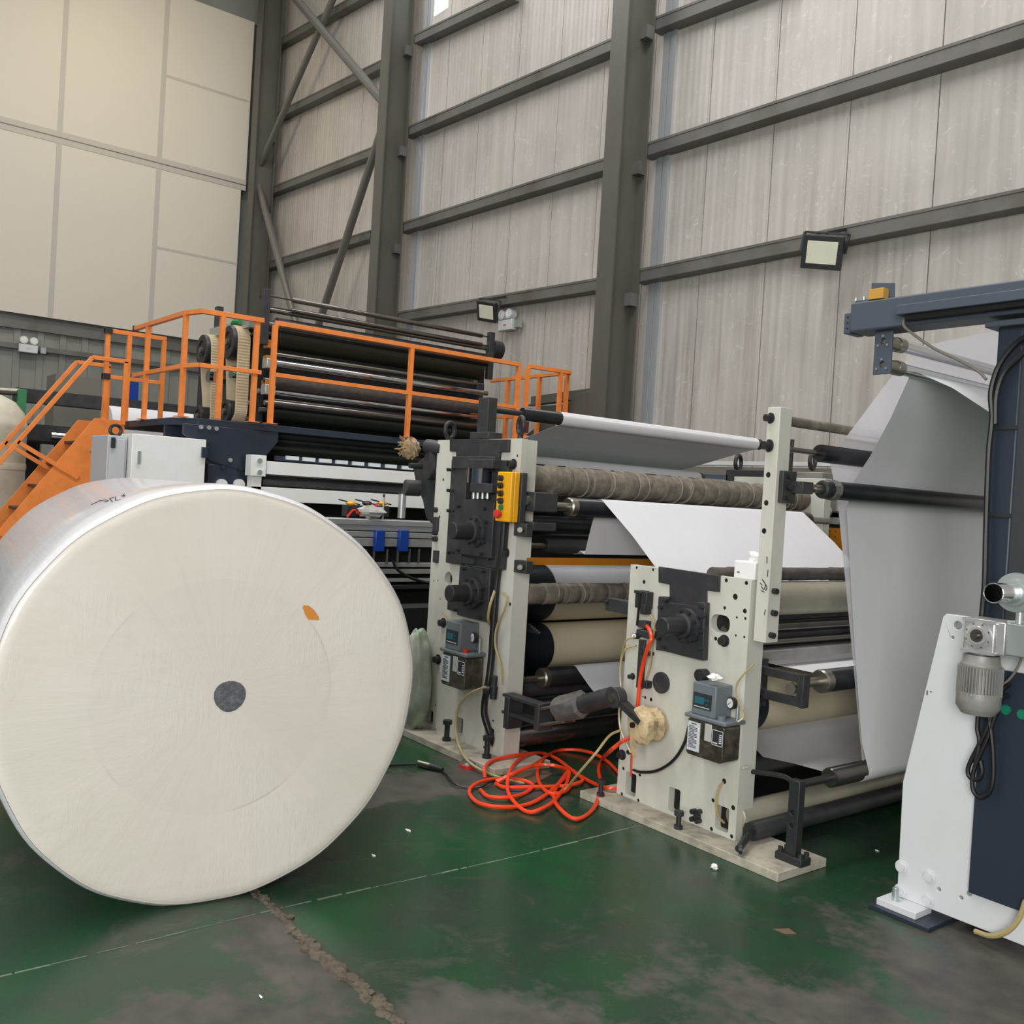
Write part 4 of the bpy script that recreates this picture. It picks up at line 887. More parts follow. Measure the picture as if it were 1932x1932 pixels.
# post on the base plate carrying the low roller
bp0 = P(1496, 1478, 'Y', 3.68)
lp = MB(); x_ = P(1495, 1560, 'Y', 3.66).x
lp.plate([(x_ - .028, .04), (x_ + .028, .04), (x_ + .028, .41), (x_ - .028, .41)], [circ(x_ - .004, .265, .011), circ(x_ - .004, .205, .011)], 'Y', 3.655, 3.70)
lpo = lp.build('low_post', M['black_steel'], s2, bevel=.003)
MB().box((x_ - .07, 3.64, .04), (x_ + .07, 3.715, .075)).build('post_foot', M['black_steel'], lpo, bevel=.003)
for dx, yy in ((-.055, 3.66), (.055, 3.70), (-.05, 3.70), (.055, 3.655)): bolt(lpo, (x_ + dx, yy, .075), .012, .02, (0, 0, 1))
zl = .375; xl = x_
ly = P(1564, 1466, 'X', xl).y; lz = P(1575, 1465, 'X', xl).z
lr = roller(s2, 'low_roller', xl, lz, .046, ly, 6.3, M['dark_chrome'], .018, 3.66, 6.5, M['black_steel'])
MB().tube([(X1, 3.75, lz - .03), (xl - .12, 3.72, lz + .004), (xl - .03, 3.69, lz + .004)], .012, 8).build('stay_rod', M['black_steel'], s2)
MB().box((xl - .03, 6.4, .0), (xl + .03, 6.45, .41)).build('low_post', M['black_steel'], s2)
# low cross tubes near the floor
zc = P(1430, 1530, 'X', -2.86).z
roller(s2, 'cross_tube', -2.88, zc - .01, .062, Y2 + t2, 6.58, M['roll_bare'])
roller(s2, 'cross_tube', -2.80, .085, .045, 3.72, 6.58, M['black_paint'])
p1 = P(1397, 1628, 'Y', 3.52); MB().cyl((p1.x, 3.50, .075), (-2.80, 3.73, .088), .017, n=14).cyl((p1.x + .0, 3.50, .075), (p1.x + .012, 3.51, .076), .022, n=14).cyl((-2.83, 3.70, .088), (-2.80, 3.76, .088), .035, n=18).build('drive_stub', M['black_steel'], s2)

# lever and short arm on the left edge
q = P(1143, 1131, 'Y', 3.66); ar = MB().box((q.x, 3.66, q.z - .06), (X0 + .02, 3.72, q.z + .01)).build('side_arm', M['black_paint'], s2, bevel=.003); bolt(ar, (q.x + .012, 3.66, q.z - .012), .012, .018)
# small valves on the plate
vs_ = thing('valve_block', 'black pneumatic valve and regulator column on the nearer side plate', 'valve', P(1215, 1180, 'Y', Y2 - .03))
bxy(vs_, 1199, 1114, 1219, 1150, Y2 - .05, Y2, 'valve_body', M['black_steel']); bxy(vs_, 1196, 1113, 1210, 1121, Y2 - .06, Y2, 'valve_cap', M['black_steel'])
bxy(vs_, 1208, 1140, 1216, 1160, Y2 - .06, Y2 - .01, 'solenoid', M['black_steel'])
bxy(vs_, 1203, 1170, 1216, 1186, Y2 - .05, Y2, 'knob_body', M['black_paint'])
bxy(vs_, 1200, 1186, 1225, 1206, Y2 - .06, Y2, 'regulator_body', M['black_paint'], .006)
bxy(vs_, 1205, 1206, 1210, 1300, Y2 - .02, Y2, 'riser_strip', M['black_paint'])
MB().cyl(P(1202, 1180, 'Y', Y2 - .05), P(1208, 1120, 'Y', Y2 - .05), .007, n=8).build('cable', M['black_tube'], vs_)
bxy(vs_, 1208, 1228, 1222, 1238, Y2 - .05, Y2, 'tee_fitting', M['black_steel'])
bxy(vs_, 1212, 1284, 1220, 1300, Y2 - .04, Y2, 'lower_fitting', M['black_steel'])
g0 = P(1204, 1200, 'Y', Y2 - .03); g1 = P(1196, 1200, 'Y', Y2 - .09)
g = MB().cyl(g0, g1, .0155, n=20).build('pressure_gauge', M['black_steel'], vs_); dd = (g1 - g0).normalized(); MB().cyl(g1, g1 + dd * .002, .0125, n=20).build('dial', M['gauge_face'], g)
MB().bar(g1 + dd * .003 + V((-.005, 0, -.004)), g1 + dd * .003 + V((.006, 0, .005)), .002, .002).build('needle', M['ink'], g)

o_ = oiler(1304, 1345, 3.525, .93, 'lubricator with grey head and smoky tank, low on the nearer side plate')
wad = crumple(P(1348, 1278, 'Y', 3.54), .034, .03, .016, 21, 'tissue_wad', M['tissue'], None, .3); tag(wad, 'white crumpled tissue lying on top of the nearer lubricator', 'tissue')
sc_ = crumple(P(1348, 1635, 'Z', .012), .016, .016, .012, 23, 'paper_scrap', M['tissue'], None, .3); tag(sc_, 'small white paper scrap on the green floor by the nearer base plate', 'paper scrap')
for i, (px, py, s_, lb) in enumerate(((770, 1566, .022, 'thin white shred on the floor right of the jumbo roll'), (705, 1614, .018, 'tiny white fleck on the floor close to the jumbo roll'), (492, 1880, .010, 'pale fleck on the floor in front of the jumbo roll'), (1662, 1500, .0, ''), (1654, 1604, .014, 'pale shred on the floor left of the white stand'))):
    if s_: q = P(px, py, 'Z', .003); b = MB().ball(q, s_, s_ * .35, .003, 8, 4, .4, i); tag(b.build('paper_scrap', M['tissue']), lb, 'paper scrap')
q = P(1478, 1756, 'Z', .0015); lf = MB().prism([(q.x - .03, q.y - .025), (q.x + .02, q.y - .02), (q.x + .045, q.y + .02), (q.x + .0, q.y + .035)], 'Z', .0005, .003); tag(lf.build('dry_leaf', M['card']), 'thin brownish scrap on the floor before the nearer base plate', 'scrap')

# tissue pack on the plate
q = P(1405, 1090, 'Y', 3.68); tp_ = thing('tissue_pack', 'white soft tissue pack standing on top of the nearer side plate', 'tissue pack', (q.x, 3.69, ZT))
xx0, xx1 = P(1385, 1070, 'Y', 3.655).x, P(1425, 1070, 'Y', 3.655).x
MB().box((xx0, 3.655, ZT), (xx1, 3.73, ZT + .085)).build('pack', M['tissue'], tp_, bevel=.005, smooth=25)
MB().lathe(((xx0 + xx1) / 2 + .015, 3.70, ZT + .08), (.3, 0, 1), [(0, .018), (.02, .024), (.04, .034), (.05, .02)], 12, lambda k, t: .3 * math.sin(4 * t + k)).build('pulled_tissue', M['tissue'], tp_)
MB().box((xx0 + .02, 3.653, ZT + .028), (xx0 + .035, 3.6548, ZT + .033)).build('printed_mark', M['ink'], tp_)

# wrapped bundle on the shaft stub
wb = thing('wrapped_coupling', 'shaft end bundled in crumpled brown paper and tape on the nearer plate', 'bundle', P(1228, 1368, 'Y', 3.58))
c = P(1218, 1368, 'Y', 3.53)
rn = random.Random(31)
b = MB(); b.lathe(c + V((-.02, -.06, 0)), V((.16, 1, -.03)), [(0, .03), (.004, .07), (.02, .088), (.05, .094), (.08, .084), (.09, .078), (.125, .088), (.15, .07)], 30, lambda k, t: rn.uniform(-.08, .08) + .03 * math.sin(5 * t + k))
b.build('crumpled_wrap', M['crumple'], wb, smooth=20)
MB().cyl(c + V((-.03, -.075, .0)), c + V((-.02, -.04, 0)), .014, n=12).build('shaft_hole', M['void'], wb)
b = MB(); b.sheet([[c + V((-.045, -.06, -.06)), c + V((.0, -.065, -.075))], [c + V((-.05, -.05, -.125)), c + V((.0, -.055, -.13))], [c + V((-.035, -.04, -.17)), c + V((-.012, -.045, -.165))]]); b.build('loose_flap', M['crumple'], wb)

# pneumatic cylinder with lever between the two stands
pn = thing('pneumatic_cylinder', 'black taped pneumatic cylinder spanning from the farther stand to a lever', 'cylinder', (-4.2, 3.5, .25))
yP = 3.46; A = P(1000, 1340, 'Y', yP); B = P(1163, 1316, 'Y', yP)
MB().box((P(963, 1340, 'Y', yP).x, yP - .05, P(965, 1373, 'Y', yP).z), (P(972, 1340, 'Y', yP).x, yP + .06, P(965, 1312, 'Y', yP).z)).build('mounting_plate', M['black_paint'], pn, bevel=.004)
for dz in (.05, -.05): MB().bar((-4.40, yP, A.z + dz), (P(1030, 1340, 'Y', yP).x, yP, A.z + dz - .0), .08, .016).build('fork_plate', M['black_paint'], pn)
xq = P(1022, 1345, 'Y', yP).x; MB().box((xq, yP - .055, A.z - .085), (xq + .04, yP + .055, A.z + .07)).build('end_block', M['black_paint'], pn, bevel=.004)
E_ = P(1060, 1340, 'Y', yP)
for dy, dz in ((-.04, .045), (.04, .045), (-.04, -.045), (.04, -.045)): MB().cyl((xq + .02, yP + dy, A.z - .01 + dz), (E_.x + .06, yP + dy, E_.z + dz), .01, n=10).build('tie_rod', M['steel'], pn)
MB().cyl(E_, B + V((-.03, 0, -.0)), .05, n=26).build('barrel', M['black_paint'], pn)
b = MB(); rn = random.Random(6); b.lathe(E_ + V((-.02, 0, 0)), (B - E_), [(0, .05), (.005, .068), (.06, .074), (.13, .07), (.19, .073), (.2, .052)], 22, lambda k, t: rn.uniform(-.09, .09)); b.build('tape_wrap', M['tape'], pn, smooth=20)
MB().cyl(B + V((0, -.03, 0)), B + V((0, .03, 0)), .052, n=26).build('rod_eye', M['black_paint'], pn, bevel=.003)
MB().cyl(B + V((0, -.04, 0)), B + V((0, -.03, 0)), .022, n=18).build('pivot_pin', M['steel'], pn)
L = P(1212, 1362, 'Y', yP + .03); MB().bar(B, L, .03, .055, up=(0, -1, 0)).build('lever', M['black_paint'], pn)
# ================================================================== PAPER WEBS
def web(prof, y0, y1, label, m='paper', ny=8, th=.0012, skew=0, wob=0.0):
    rows = []
    for i, q in enumerate(prof):
        x, z = q[:2]; ys = q[2] if len(q) > 2 else y0
        rows.append([(x + wob * math.sin(j * 1.9 + i), ys + (y1 - ys) * j / ny, z) for j in range(ny + 1)])
    o = MB().sheet(rows, th).build('paper_web', M[m], smooth=70); return tag(o, label, 'paper web', 'tissue webs threaded through the machine')
def arc(cx, cz, r, a0, a1, n=8): return [(cx + r * math.cos(math.radians(a0 + (a1 - a0) * i / n)), cz + r * math.sin(math.radians(a0 + (a1 - a0) * i / n))) for i in range(n + 1)]
def E2(px, py, y): p = P(px, py, 'Y', y); return (p.x, p.z)
# top roller web of the farther stand
web([(-5.85, 1.905), (-5.4, 2.01), (-5.02, 2.10)] + arc(-4.95, 2.158, .0465, 260, 20, 14) + arc(-4.95, 2.158, .0465, 20, -100, 12), 4.19, 6.30, 'white tissue web over the topmost roller of the farther stand, its grey underside sloping back')
web(arc(-5.47, 1.85, .067, 200, -60, 14), 4.12, 6.20, 'narrow white strip of tissue on the roller just above the long cloth-wrapped tube')
web(arc(-4.40, 1.565, .0595, 150, 40, 6) + [(-4.1, 1.42), (-3.91, 1.262), (-3.62, 1.02)], 4.10, 6.20, 'broad pale web slanting down from the farther stand to the nearer stand', wob=.002)
web([E2(1126, 955, 4.1), E2(1113, 1005, 4.1), E2(1103, 1046, 4.1)] + arc(-4.60, 1.31, .05, -30, -120, 5), 4.10, 6.25, 'grey-white web behind the broad pale web, running down to the amber bar')
web(arc(-5.0, zu, .197, 100, 20, 12), yu_ + .002, 6.3, 'white web lying on the upper calender roll, behind the lower wrapped tube')
web(arc(-4.52, z6, .0645, 170, 42, 7) + [E2(1112, 1295, 4.07), E2(1142, 1332, 4.07)], 4.07, 6.2, 'pale web under the cream roll, behind the taped pneumatic cylinder')
# webs at the nearer stand
xB = [E2(1640, 862, 4.2), E2(1605, 918, 4.2)]
web([E2(1745, 650, 4.2), E2(1690, 700, 4.2), E2(1590, 834, 4.2), (-2.832, 1.90), E2(1581, 950, 4.2), E2(1609, 1240, 4.2), E2(1629, 1460, 4.2)], 4.20, 6.3, 'rear sheer web hanging behind the other, its light edge showing at left', 'sheer')
web([(x, z, 4.03) for x, z in arc(-2.30, 2.235, .036, 60, 170, 6)] + [E2(1680, 790, 4.16) + (4.16,), E2(1641, 862, 4.2), (-2.70, 1.76), E2(1598, 965, 4.2), E2(1612, 1215, 4.2), E2(1626, 1400, 4.2)] + [(x, z, 4.17) for x, z in arc(xl, lz, .05, 12, -120, 8)], 4.20, 6.3, 'front white web falling past the black spreader roller in a tall sheet')
web([E2(1745, 652, 4.2), E2(1800, 640, 4.2), E2(1885, 622, 4.2), E2(1932, 612, 4.2)], 4.20, 6.3, 'sheer web running right under the slate beam towards the blue post', 'sheer')
web([(x, z, 4.03) for x, z in arc(-2.30, 2.235, .037, 150, 55, 5)] + [E2(1793, 731, 4.1), E2(1860, 775, 4.1), E2(1905, 806, 4.1)], 4.12, 6.3, 'light web leaving the lower chrome roller to the right behind the blue post')
web([(xl + .046, lz - .01)] + arc(xl, lz, .048, -20, -110, 6) + [E2(1500, 1441, 4.15), E2(1440, 1428, 4.15), (-3.35, .47)], 4.15, 6.2, 'dark shaded web lying low behind the nearer plate, coming from the low roller')
web([(xr + .02, gr['_o'][2])] if False else [E2(1548, 1272, 4.1), E2(1500, 1262, 4.1), E2(1440, 1249, 4.1), E2(1400, 1243, 4.1)], 4.1, 6.2, 'grey lined web above the slotted bracket, passing to the guide roller')

# ================================================================== RIGHT-HAND UNWIND MACHINE
ym = 3.74
rm = thing('unwind_stand', 'tall white side plate with dark blue cover at the right edge of the picture', 'machine', (-1.7, 3.78, 0))
def R(px, py, y=ym): return PY(px, py, y)
xe = -1.05
outl = [(R(1692, 1688)[0], .045), (R(1692, 1500)[0], R(1702, 1500)[1]), R(1704, 1475), R(1780, 1160), (xe, R(1780, 1160)[1] - .0), (xe, .045)]
outl = [(R(1692, 1690)[0], .045), R(1703, 1476), R(1779, 1164), (R(1785, 1158)[0], R(1785, 1158)[1]), (xe, R(1785, 1158)[1]), (xe, .045)]
MB().plate(outl, [circ(*R(1807, 1180), .017), circ(*R(1797, 1203), .006), circ(*R(1771, 1678), .008), circ(*R(1813, 1694), .008)], 'Y', ym, ym + .03).build('side_plate', M['white_paint'], rm, bevel=.003)
cx0, cz1 = R(1876, 1262); cz0 = R(1830, 1681)[1]
MB().box((R(1832, 1600, ym - .02)[0], ym - .022, cz0), (xe, ym - .001, R(1878, 1262, ym - .02)[1])).build('cover_panel', M['navy'], rm, bevel=.004, label='dark blue cover panel')
for px, py in ((1701, 1635), (1753, 1653), (1699, 1680), (1751, 1698)): bolt(rm, P(px, py, 'Y', ym), .018, .014, m=M['white_paint'], washer=True)
for px, py in ((1831, 1685),): bolt(rm, P(px, py, 'Y', ym), .010, .008, m=M['zinc'])
MB().box((-2.12, 3.62, 0), (-1.86, 3.90, .018)).build('foot_pad', M['navy'], rm, bevel=.002)
fp = MB().box((-2.10, 3.645, .018), (-1.93, 3.77, .045)).build('foot_plate', M['white_paint'], rm, bevel=.002); bolt(fp, (-2.045, 3.69, .045), .013, .05, (0, 0, 1), M['zinc'])
mk = MB(); q = P(1752, 1307, 'Y', ym - .001); mk.box((q.x - .008, ym - .002, q.z - .01), (q.x - .004, ym, q.z + .008)); mk.box((q.x + .006, ym - .002, q.z + .004), (q.x + .012, ym, q.z + .008)); mk.build('scratch_mark', M['ink'], rm)
for px, py in ((1898, 1339), (1929, 1348)): q = P(px, py, 'Y', ym - .022); MB().cyl((q.x, ym - .022, q.z), (q.x, ym - .034, q.z), .015, n=20).cyl((q.x, ym - .022, q.z), (q.x, ym - .028, q.z), .019, n=20).build('green_button', M['green_btn'], rm)
# blue column
MB().box((-1.835, ym + .06, .02), (-1.735, ym + .36, 2.40)).build('column', M['navy'], rm, bevel=.008, label='dark blue box column')
MB().box((-1.87, ym + .02, 2.385), (-1.60, ym + .40, 2.41)).build('head_plate', M['slate'], rm, bevel=.004)
for py, in ((807,), (972,)):
    q = P(1890, py, 'Y', ym + .06); MB().box((-1.84, ym + .052, q.z - .008), (-1.73, ym + .06, q.z + .008)).build('cable_strap', M['black_steel'], rm)
# overhead beam
bz0, bz1 = 2.425, 2.555; xL = P(1603, 600, 'Y', ym).x
bm_ = thing('overhead_beam', 'slate-blue overhead beam reaching left from the blue column, above the chrome rollers', 'beam', (-1.8, ym + .07, bz0))
MB().box((xL, ym, bz0), (xe, ym + .15, bz1)).build('beam', M['slate'], bm_, bevel=.008)
MB().box((xL - .035, ym + .01, bz0 - .003), (xL, ym + .12, bz0 + .09)).build('end_lug', M['slate'], bm_, bevel=.004)
for z in (bz0 + .02, bz0 + .045, bz0 + .07): bolt(bm_, (xL - .015, ym + .01, z), .004, .004)
tx = P(1700, 590, 'Y', ym - .03).x
MB().box((tx, ym - .07, bz0 + .035), (xe, ym, bz0 + .075)).build('cable_tray', M['slate'], bm_, bevel=.003)
MB().box((tx + .03, ym - .05, bz0 + .015), (xe, ym - .005, bz0 + .036)).build('tray_underside', M['void'], bm_)
MB().prism([(P(1643, 560, 'Y', ym + .05).x, bz1), (P(1687, 560, 'Y', ym + .05).x, bz1), (P(1687, 530, 'Y', ym + .05).x, bz1 + .075), (P(1645, 522, 'Y', ym + .05).x, bz1 + .09)], 'Y', ym + .05, ym + .06).build('upright_plate', M['slate'], bm_, bevel=.002)
a = P(1643, 545, 'Y', ym + .02); MB().box((a.x, ym + .005, bz1 + .004), (a.x + .07, ym + .049, bz1 + .05)).build('wood_block', M['wood'], bm_, bevel=.002, label='small plywood block')
MB().box((xL + .015, ym + .01, bz1), (a.x - .0, ym + .10, bz1 + .008)).build('shim_plate', M['slate'], bm_)
for px in (1615, 1630): q = P(px, 560, 'Y', ym + .03); bolt(bm_, (q.x, ym + .03, bz1 + .008), .008, .018, (0, 0, 1), M['zinc'])
ha, hb_ = P(1649, 660, 'Y', ym + .05).x, P(1682, 660, 'Y', ym + .05).x; hz = P(1660, 706, 'Y', ym + .05).z
zr1, zr2 = P(1663, 644, 'Y', ym + .05).z, P(1660, 688, 'Y', ym + .05).z; xc = (ha + hb_) / 2
MB().plate([(ha, hz), (hb_, hz), (hb_, bz0), (ha, bz0)], [circ(xc, zr1, .014, 16), circ(xc, zr2, .014, 16)], 'Y', ym + .05, ym + .062).build('hanger_plate', M['slate'], bm_, bevel=.002)
for zr in (zr1, zr2):
    for dx, dz in ((0, .022), (-.022, -.018), (.022, -.018)): bolt(bm_, (xc + dx, ym + .05, zr + dz), .006, .006, m=M['chrome'])
    rr_ = MB().cyl((xc, ym + .20, zr), (xc, 6.5, zr), .027, n=24).build('chrome_roller', M['chrome'], bm_); MB().cyl((xc, ym + .062, zr), (xc, ym + .15, zr), .030, n=20).build('roller_sleeve', M['steel'], rr_); MB().cyl((xc, ym + .15, zr), (xc, ym + .20, zr), .033, .033, n=20).build('roller_collar', M['steel'], rr_)
MB().box((xL, 6.45, bz0), (xe, 6.6, bz1)).build('far_beam', M['slate'], bm_); MB().box((ha, 6.45, hz), (hb_, 6.47, bz0)).build('hanger_plate', M['slate'], bm_)
# cables
cb = MB(); y = ym + .03
cb.tube([P(px, py, 'Y', y) for px, py in ((1942, 632), (1915, 650), (1885, 690), (1870, 740), (1872, 790), (1866, 850), (1862, 950), (1860, 1020), (1858, 1100), (1852, 1170))], .012, 8)
cb.tube([P(px, py, 'Y', y) for px, py in ((1945, 652), (1925, 672), (1895, 702), (1880, 745), (1878, 800))], .012, 8)
tag(cb.build('cable_bundle', M['black_tube']), 'thick black cables looping down the left side of the blue column', 'cable')
cb = MB().tube([P(px, py, 'Y', ym - .01) for px, py in ((1707, 600), (1705, 613), (1716, 625), (1760, 656), (1810, 680), (1845, 700), (1861, 716))], .006, 8)
tag(cb.build('cable', M['duct']), 'thin grey cable sloping from the overhead beam to the blue column', 'cable')
# gear motor and shaft chuck
yg = 3.60
gm = thing('gear_motor', 'silver worm gearbox with grey finned electric motor hanging under it, on the white side plate', 'motor', P(1835, 1290, 'Y', yg))
g0 = PY(1815, 1228, yg); g1 = PY(1879, 1172, yg)
gb = MB().box((g0[0], yg, g0[1]), (g1[0], yg + .12, g1[1])).build('gearbox', M['cast_alu'], gm, bevel=.008)
gxc, gzc = PY(1846, 1199, yg)
MB().lathe((gxc, yg, gzc), (0, -1, 0), [(0, .052), (.008, .05), (.01, .036), (.014, .034), (.014, .026)], 28).build('bearing_cap', M['cast_alu'], gb, smooth=50)
MB().lathe((gxc, yg - .011, gzc), (0, -1, 0), [(0, .025), (.006, .024), (.006, .012), (.02, .011), (.02, .005)], 24).build('output_shaft', M['dark_chrome'], gb, smooth=40)
for k in range(8): q = math.radians(22.5 + 45 * k); bolt(gb, (gxc + .044 * math.cos(q), yg - .004, gzc + .044 * math.sin(q)), .0045, .005, m=M['steel'])
for z in (g0[1] + .006, g1[1] - .008): MB().box((g0[0] - .004, yg - .006, z - .006), (g1[0] + .004, yg + .124, z + .006)).build('flange_rib', M['cast_alu'], gb)
MB().box((g1[0], yg + .005, g0[1] + .005), (g1[0] + .035, yg + .11, g1[1] - .003)).build('side_flange', M['cast_alu'], gm, bevel=.004)
mc = V((gxc - .012, yg + .06, 0)); zt = PY(1835, 1232, yg)[1]; zb = PY(1835, 1350, yg)[1]; H_ = zt - zb
mt = MB().lathe((mc.x, mc.y, zt + .006), (0, 0, -1), [(0, .045), (.012, .045), (.014, .064), (.045, .068), (.05, .072), (.055, .072), (.06, .070), (H_ * .72, .070)], 36).build('motor_neck', M['motor_grey'], gm, smooth=40)
fn = MB()
for k in range(44):
    q = 2 * math.pi * k / 44; d = V((math.cos(q), math.sin(q), 0)); p = V((mc.x, mc.y, 0)) + d * .074
    fn.bar((p.x, p.y, zt - .052), (p.x, p.y, zb + H_ * .32), .0035, .014, up=d)
fn.build('cooling_fins', M['motor_grey'], gm)
MB().lathe((mc.x, mc.y, zb + H_ * .36), (0, 0, -1), [(0, .078), (.006, .0795), (H_ * .24, .0795), (H_ * .31, .068), (H_ * .36, .060), (H_ * .365, .02)], 36).build('fan_cover', M['motor_grey'], gm, smooth=40)
bolt(gm, (mc.x + .01, mc.y - .078, zb + H_ * .33), .006, .006, m=M['zinc'])
ch = thing('shaft_chuck', 'polished hollow steel tube sticking out of a round zinc flange, above the gear motor', 'shaft', P(1900, 1120, 'Y', yg))
f0 = P(1917, 1118, 'Y', yg + .03); e0 = P(1874, 1122, 'X', f0.x)
L_ = f0.y - e0.y
MB().lathe((f0.x, f0.y - L_, f0.z), (0, 1, 0), [(L_, .037), (0, .037), (-.001, .035), (0, .0325), (.20, .0325)], 36).build('hollow_tube', M['chrome'], ch, smooth=40)
MB().cyl((f0.x, f0.y - L_ + .12, f0.z), (f0.x, f0.y - L_ + .13, f0.z), .0325, n=24).build('tube_inside', M['void'], ch)
MB().lathe((f0.x, f0.y, f0.z), (0, 1, 0), [(-.03, .040), (-.028, .05), (-.012, .052), (-.01, .072), (.006, .074), (.01, .06)], 40).build('flange', M['zinc'], ch, smooth=35)
MB().box((g1[0] + .035, yg + .01, g0[1] + .01), (xe, yg + .09, g1[1] - .002)).build('bracket', M['zinc'], ch, bevel=.004)
MB().cyl((f0.x + .01, yg + .05, g1[1] - .004), (f0.x + .01, yg + .05, f0.z - .05), .014, n=16).build('threaded_rod', M['zinc'], ch)
MB().cyl((f0.x - .03, yg + .05, g1[1] - .002), (f0.x + .05, yg + .05, g1[1] + .006), .008, n=10).build('spring', M['zinc'], ch)
cb = MB(); yc = ym - .05
cb.tube([P(px, py, 'Y', yc) for px, py in ((1905, 1290), (1892, 1300), (1878, 1325), (1868, 1360), (1850, 1400), (1832, 1435), (1826, 1455), (1832, 1468), (1846, 1470), (1853, 1455), (1850, 1435))], .009, 8)
cb.tube([P(px, py, 'Y', yc) for px, py in ((1905, 1312), (1892, 1316), (1880, 1345), (1862, 1395), (1846, 1430), (1836, 1460), (1836, 1490), (1850, 1505), (1866, 1495), (1874, 1470), (1874, 1420), (1870, 1380), (1866, 1350))], .009, 8)
cb.tube([P(px, py, 'Y', yc) for px, py in ((1846, 1345), (1844, 1375), (1848, 1400), (1840, 1440))], .009, 8)
tag(cb.build('cable_loop', M['black_tube']), 'black cable coiled in loops below the grey motor', 'cable')
cb = MB().tube([P(px, py, 'Y', yc) for px, py in ((1884, 1228), (1884, 1260), (1881, 1300))], .004, 6).tube([P(px, py, 'Y', yc) for px, py in ((1927, 1225), (1926, 1245), (1910, 1275), (1884, 1300))], .005, 6)
tag(cb.build('sensor_cable', M['duct']), 'pair of thin grey sensor cables dropping from the zinc bracket', 'cable')
cb = MB().tube([P(1840, 1757, 'Y', ym - .02), P(1870, 1766, 'Y', ym - .04), P(1900, 1758, 'Y', ym - .05), P(1922, 1735, 'Y', ym - .05), P(1935, 1700, 'Y', ym - .05)], .010, 8)
tag(cb.build('air_tube', M['clear_tube']), 'yellowish hose curving at the bottom corner of the white side plate', 'hose')

# ================================================================== HOSES ON THE FLOOR
def zp(pts, z=.012):                                      # zoomed-picture points -> floor
    o = []
    for i, (a, b) in enumerate(pts):
        q = P(740 + a / 4.2, 1100 + b / 4.2, 'Z', z + .006 * (i % 3))
        if (-5.5 < q.x < -4.22 and 3.24 < q.y < 3.8) or (-3.84 < q.x < -2.4 and 3.44 < q.y < 3.9): q = P(740 + a / 4.2, 1100 + b / 4.2, 'Z', .058)
        o.append(q)
    return o
hb = MB(); r = .0105
up = [P(1222, 1222, 'Y', 3.58), P(1229, 1205, 'Y', 3.58), P(1226, 1190, 'Y', 3.60), P(1218, 1178, 'Y', 3.62)]
up2 = [P(1222, 1222, 'Y', 3.58), P(1214, 1250, 'Y', 3.60), P(1208, 1280, 'Y', 3.61), P(1204, 1320, 'Y', 3.61), P(1200, 1360, 'Y', 3.60), P(1192, 1388, 'Y', 3.56), P(1172, 1400, 'Y', 3.5), P(1150, 1418, 'Y', 3.45)]
hb.tube(up[::-1] + up2[1:] + zp([(1660, 1400), (1635, 1480), (1650, 1600), (1600, 1780), (1460, 1870), (1330, 1790), (1280, 1690), (1320, 1590), (1400, 1490), (1380, 1590), (1290, 1720), (1180, 1790), (1080, 1815), (980, 1750), (915, 1640), (930, 1500), (990, 1410), (1100, 1350), (1215, 1358), (1150, 1425), (980, 1500), (820, 1572)]), r, 8, 6)
hb.tube(zp([(700, 1640), (760, 1690), (900, 1700), (1040, 1670), (1115, 1610), (1060, 1570), (920, 1550), (760, 1560), (650, 1600), (610, 1660), (680, 1740), (850, 1775), (1050, 1760), (1200, 1690), (1350, 1560), (1400, 1490), (1300, 1450), (1190, 1440), (1080, 1460), (960, 1510), (830, 1580)]), r, 8, 6)
hb.tube(zp([(735, 1545), (735, 1460), (810, 1400), (1000, 1362), (1180, 1350), (1300, 1390), (1420, 1480), (1560, 1570), (1690, 1620), (1800, 1630)]), r, 8, 6)
hb.tube(zp([(1420, 1600), (1370, 1650), (1250, 1665), (1170, 1590), (1150, 1500), (1180, 1410), (1290, 1335), (1430, 1320), (1580, 1345), (1700, 1410), (1790, 1500)]), r, 8, 6)
hb.tube(zp([(820, 1590), (900, 1620), (1100, 1615), (1300, 1612), (1420, 1600), (1510, 1560), (1440, 1500)]), r, 8, 6)
tag(hb.build('air_hose', M['hose']), 'long orange air hose coiled on the floor between the two cream stands', 'hose')
hb = MB().tube([P(640, 1448, 'Z', .01), P(700, 1446, 'Z', .01), P(745, 1443, 'Z', .01), P(785, 1442, 'Z', .012)], .007, 8).tube(zp([(370, 1470), (430, 1520), (480, 1580), (560, 1615), (700, 1615), (760, 1580), (830, 1560)], .01), .006, 8)
cn = tag(hb.build('power_cord', M['black_tube']), 'black cord with plug couplings on the floor, right of the jumbo roll', 'cord')
q = P(790, 1440, 'Z', .02); q2 = P(835, 1452, 'Z', .02); MB().cyl(q, q.lerp(q2, .5), .02, n=14).build('socket', M['steel'], cn); MB().cyl(q.lerp(q2, .5), q2, .022, .012, n=14).build('plug', M['black_steel'], cn)
hb = MB(); hb.tube([P(1200, 1218, 'Y', 3.6), P(1180, 1225, 'Y', 3.58), P(1172, 1245, 'Y', 3.58), P(1170, 1275, 'Y', 3.58), P(1172, 1310, 'Y', 3.58), P(1168, 1345, 'Y', 3.58), P(1172, 1380, 'Y', 3.58), P(1190, 1420, 'Y', 3.60)], .006, 6)
hb.tube([P(1170, 1378, 'Y', 3.56), P(1150, 1388, 'Y', 3.5), P(1125, 1420, 'Y', 3.42), P(1095, 1455, 'Y', 3.4), P(1065, 1490, 'Z', .02), P(1040, 1500, 'Z', .012)], .007, 6)
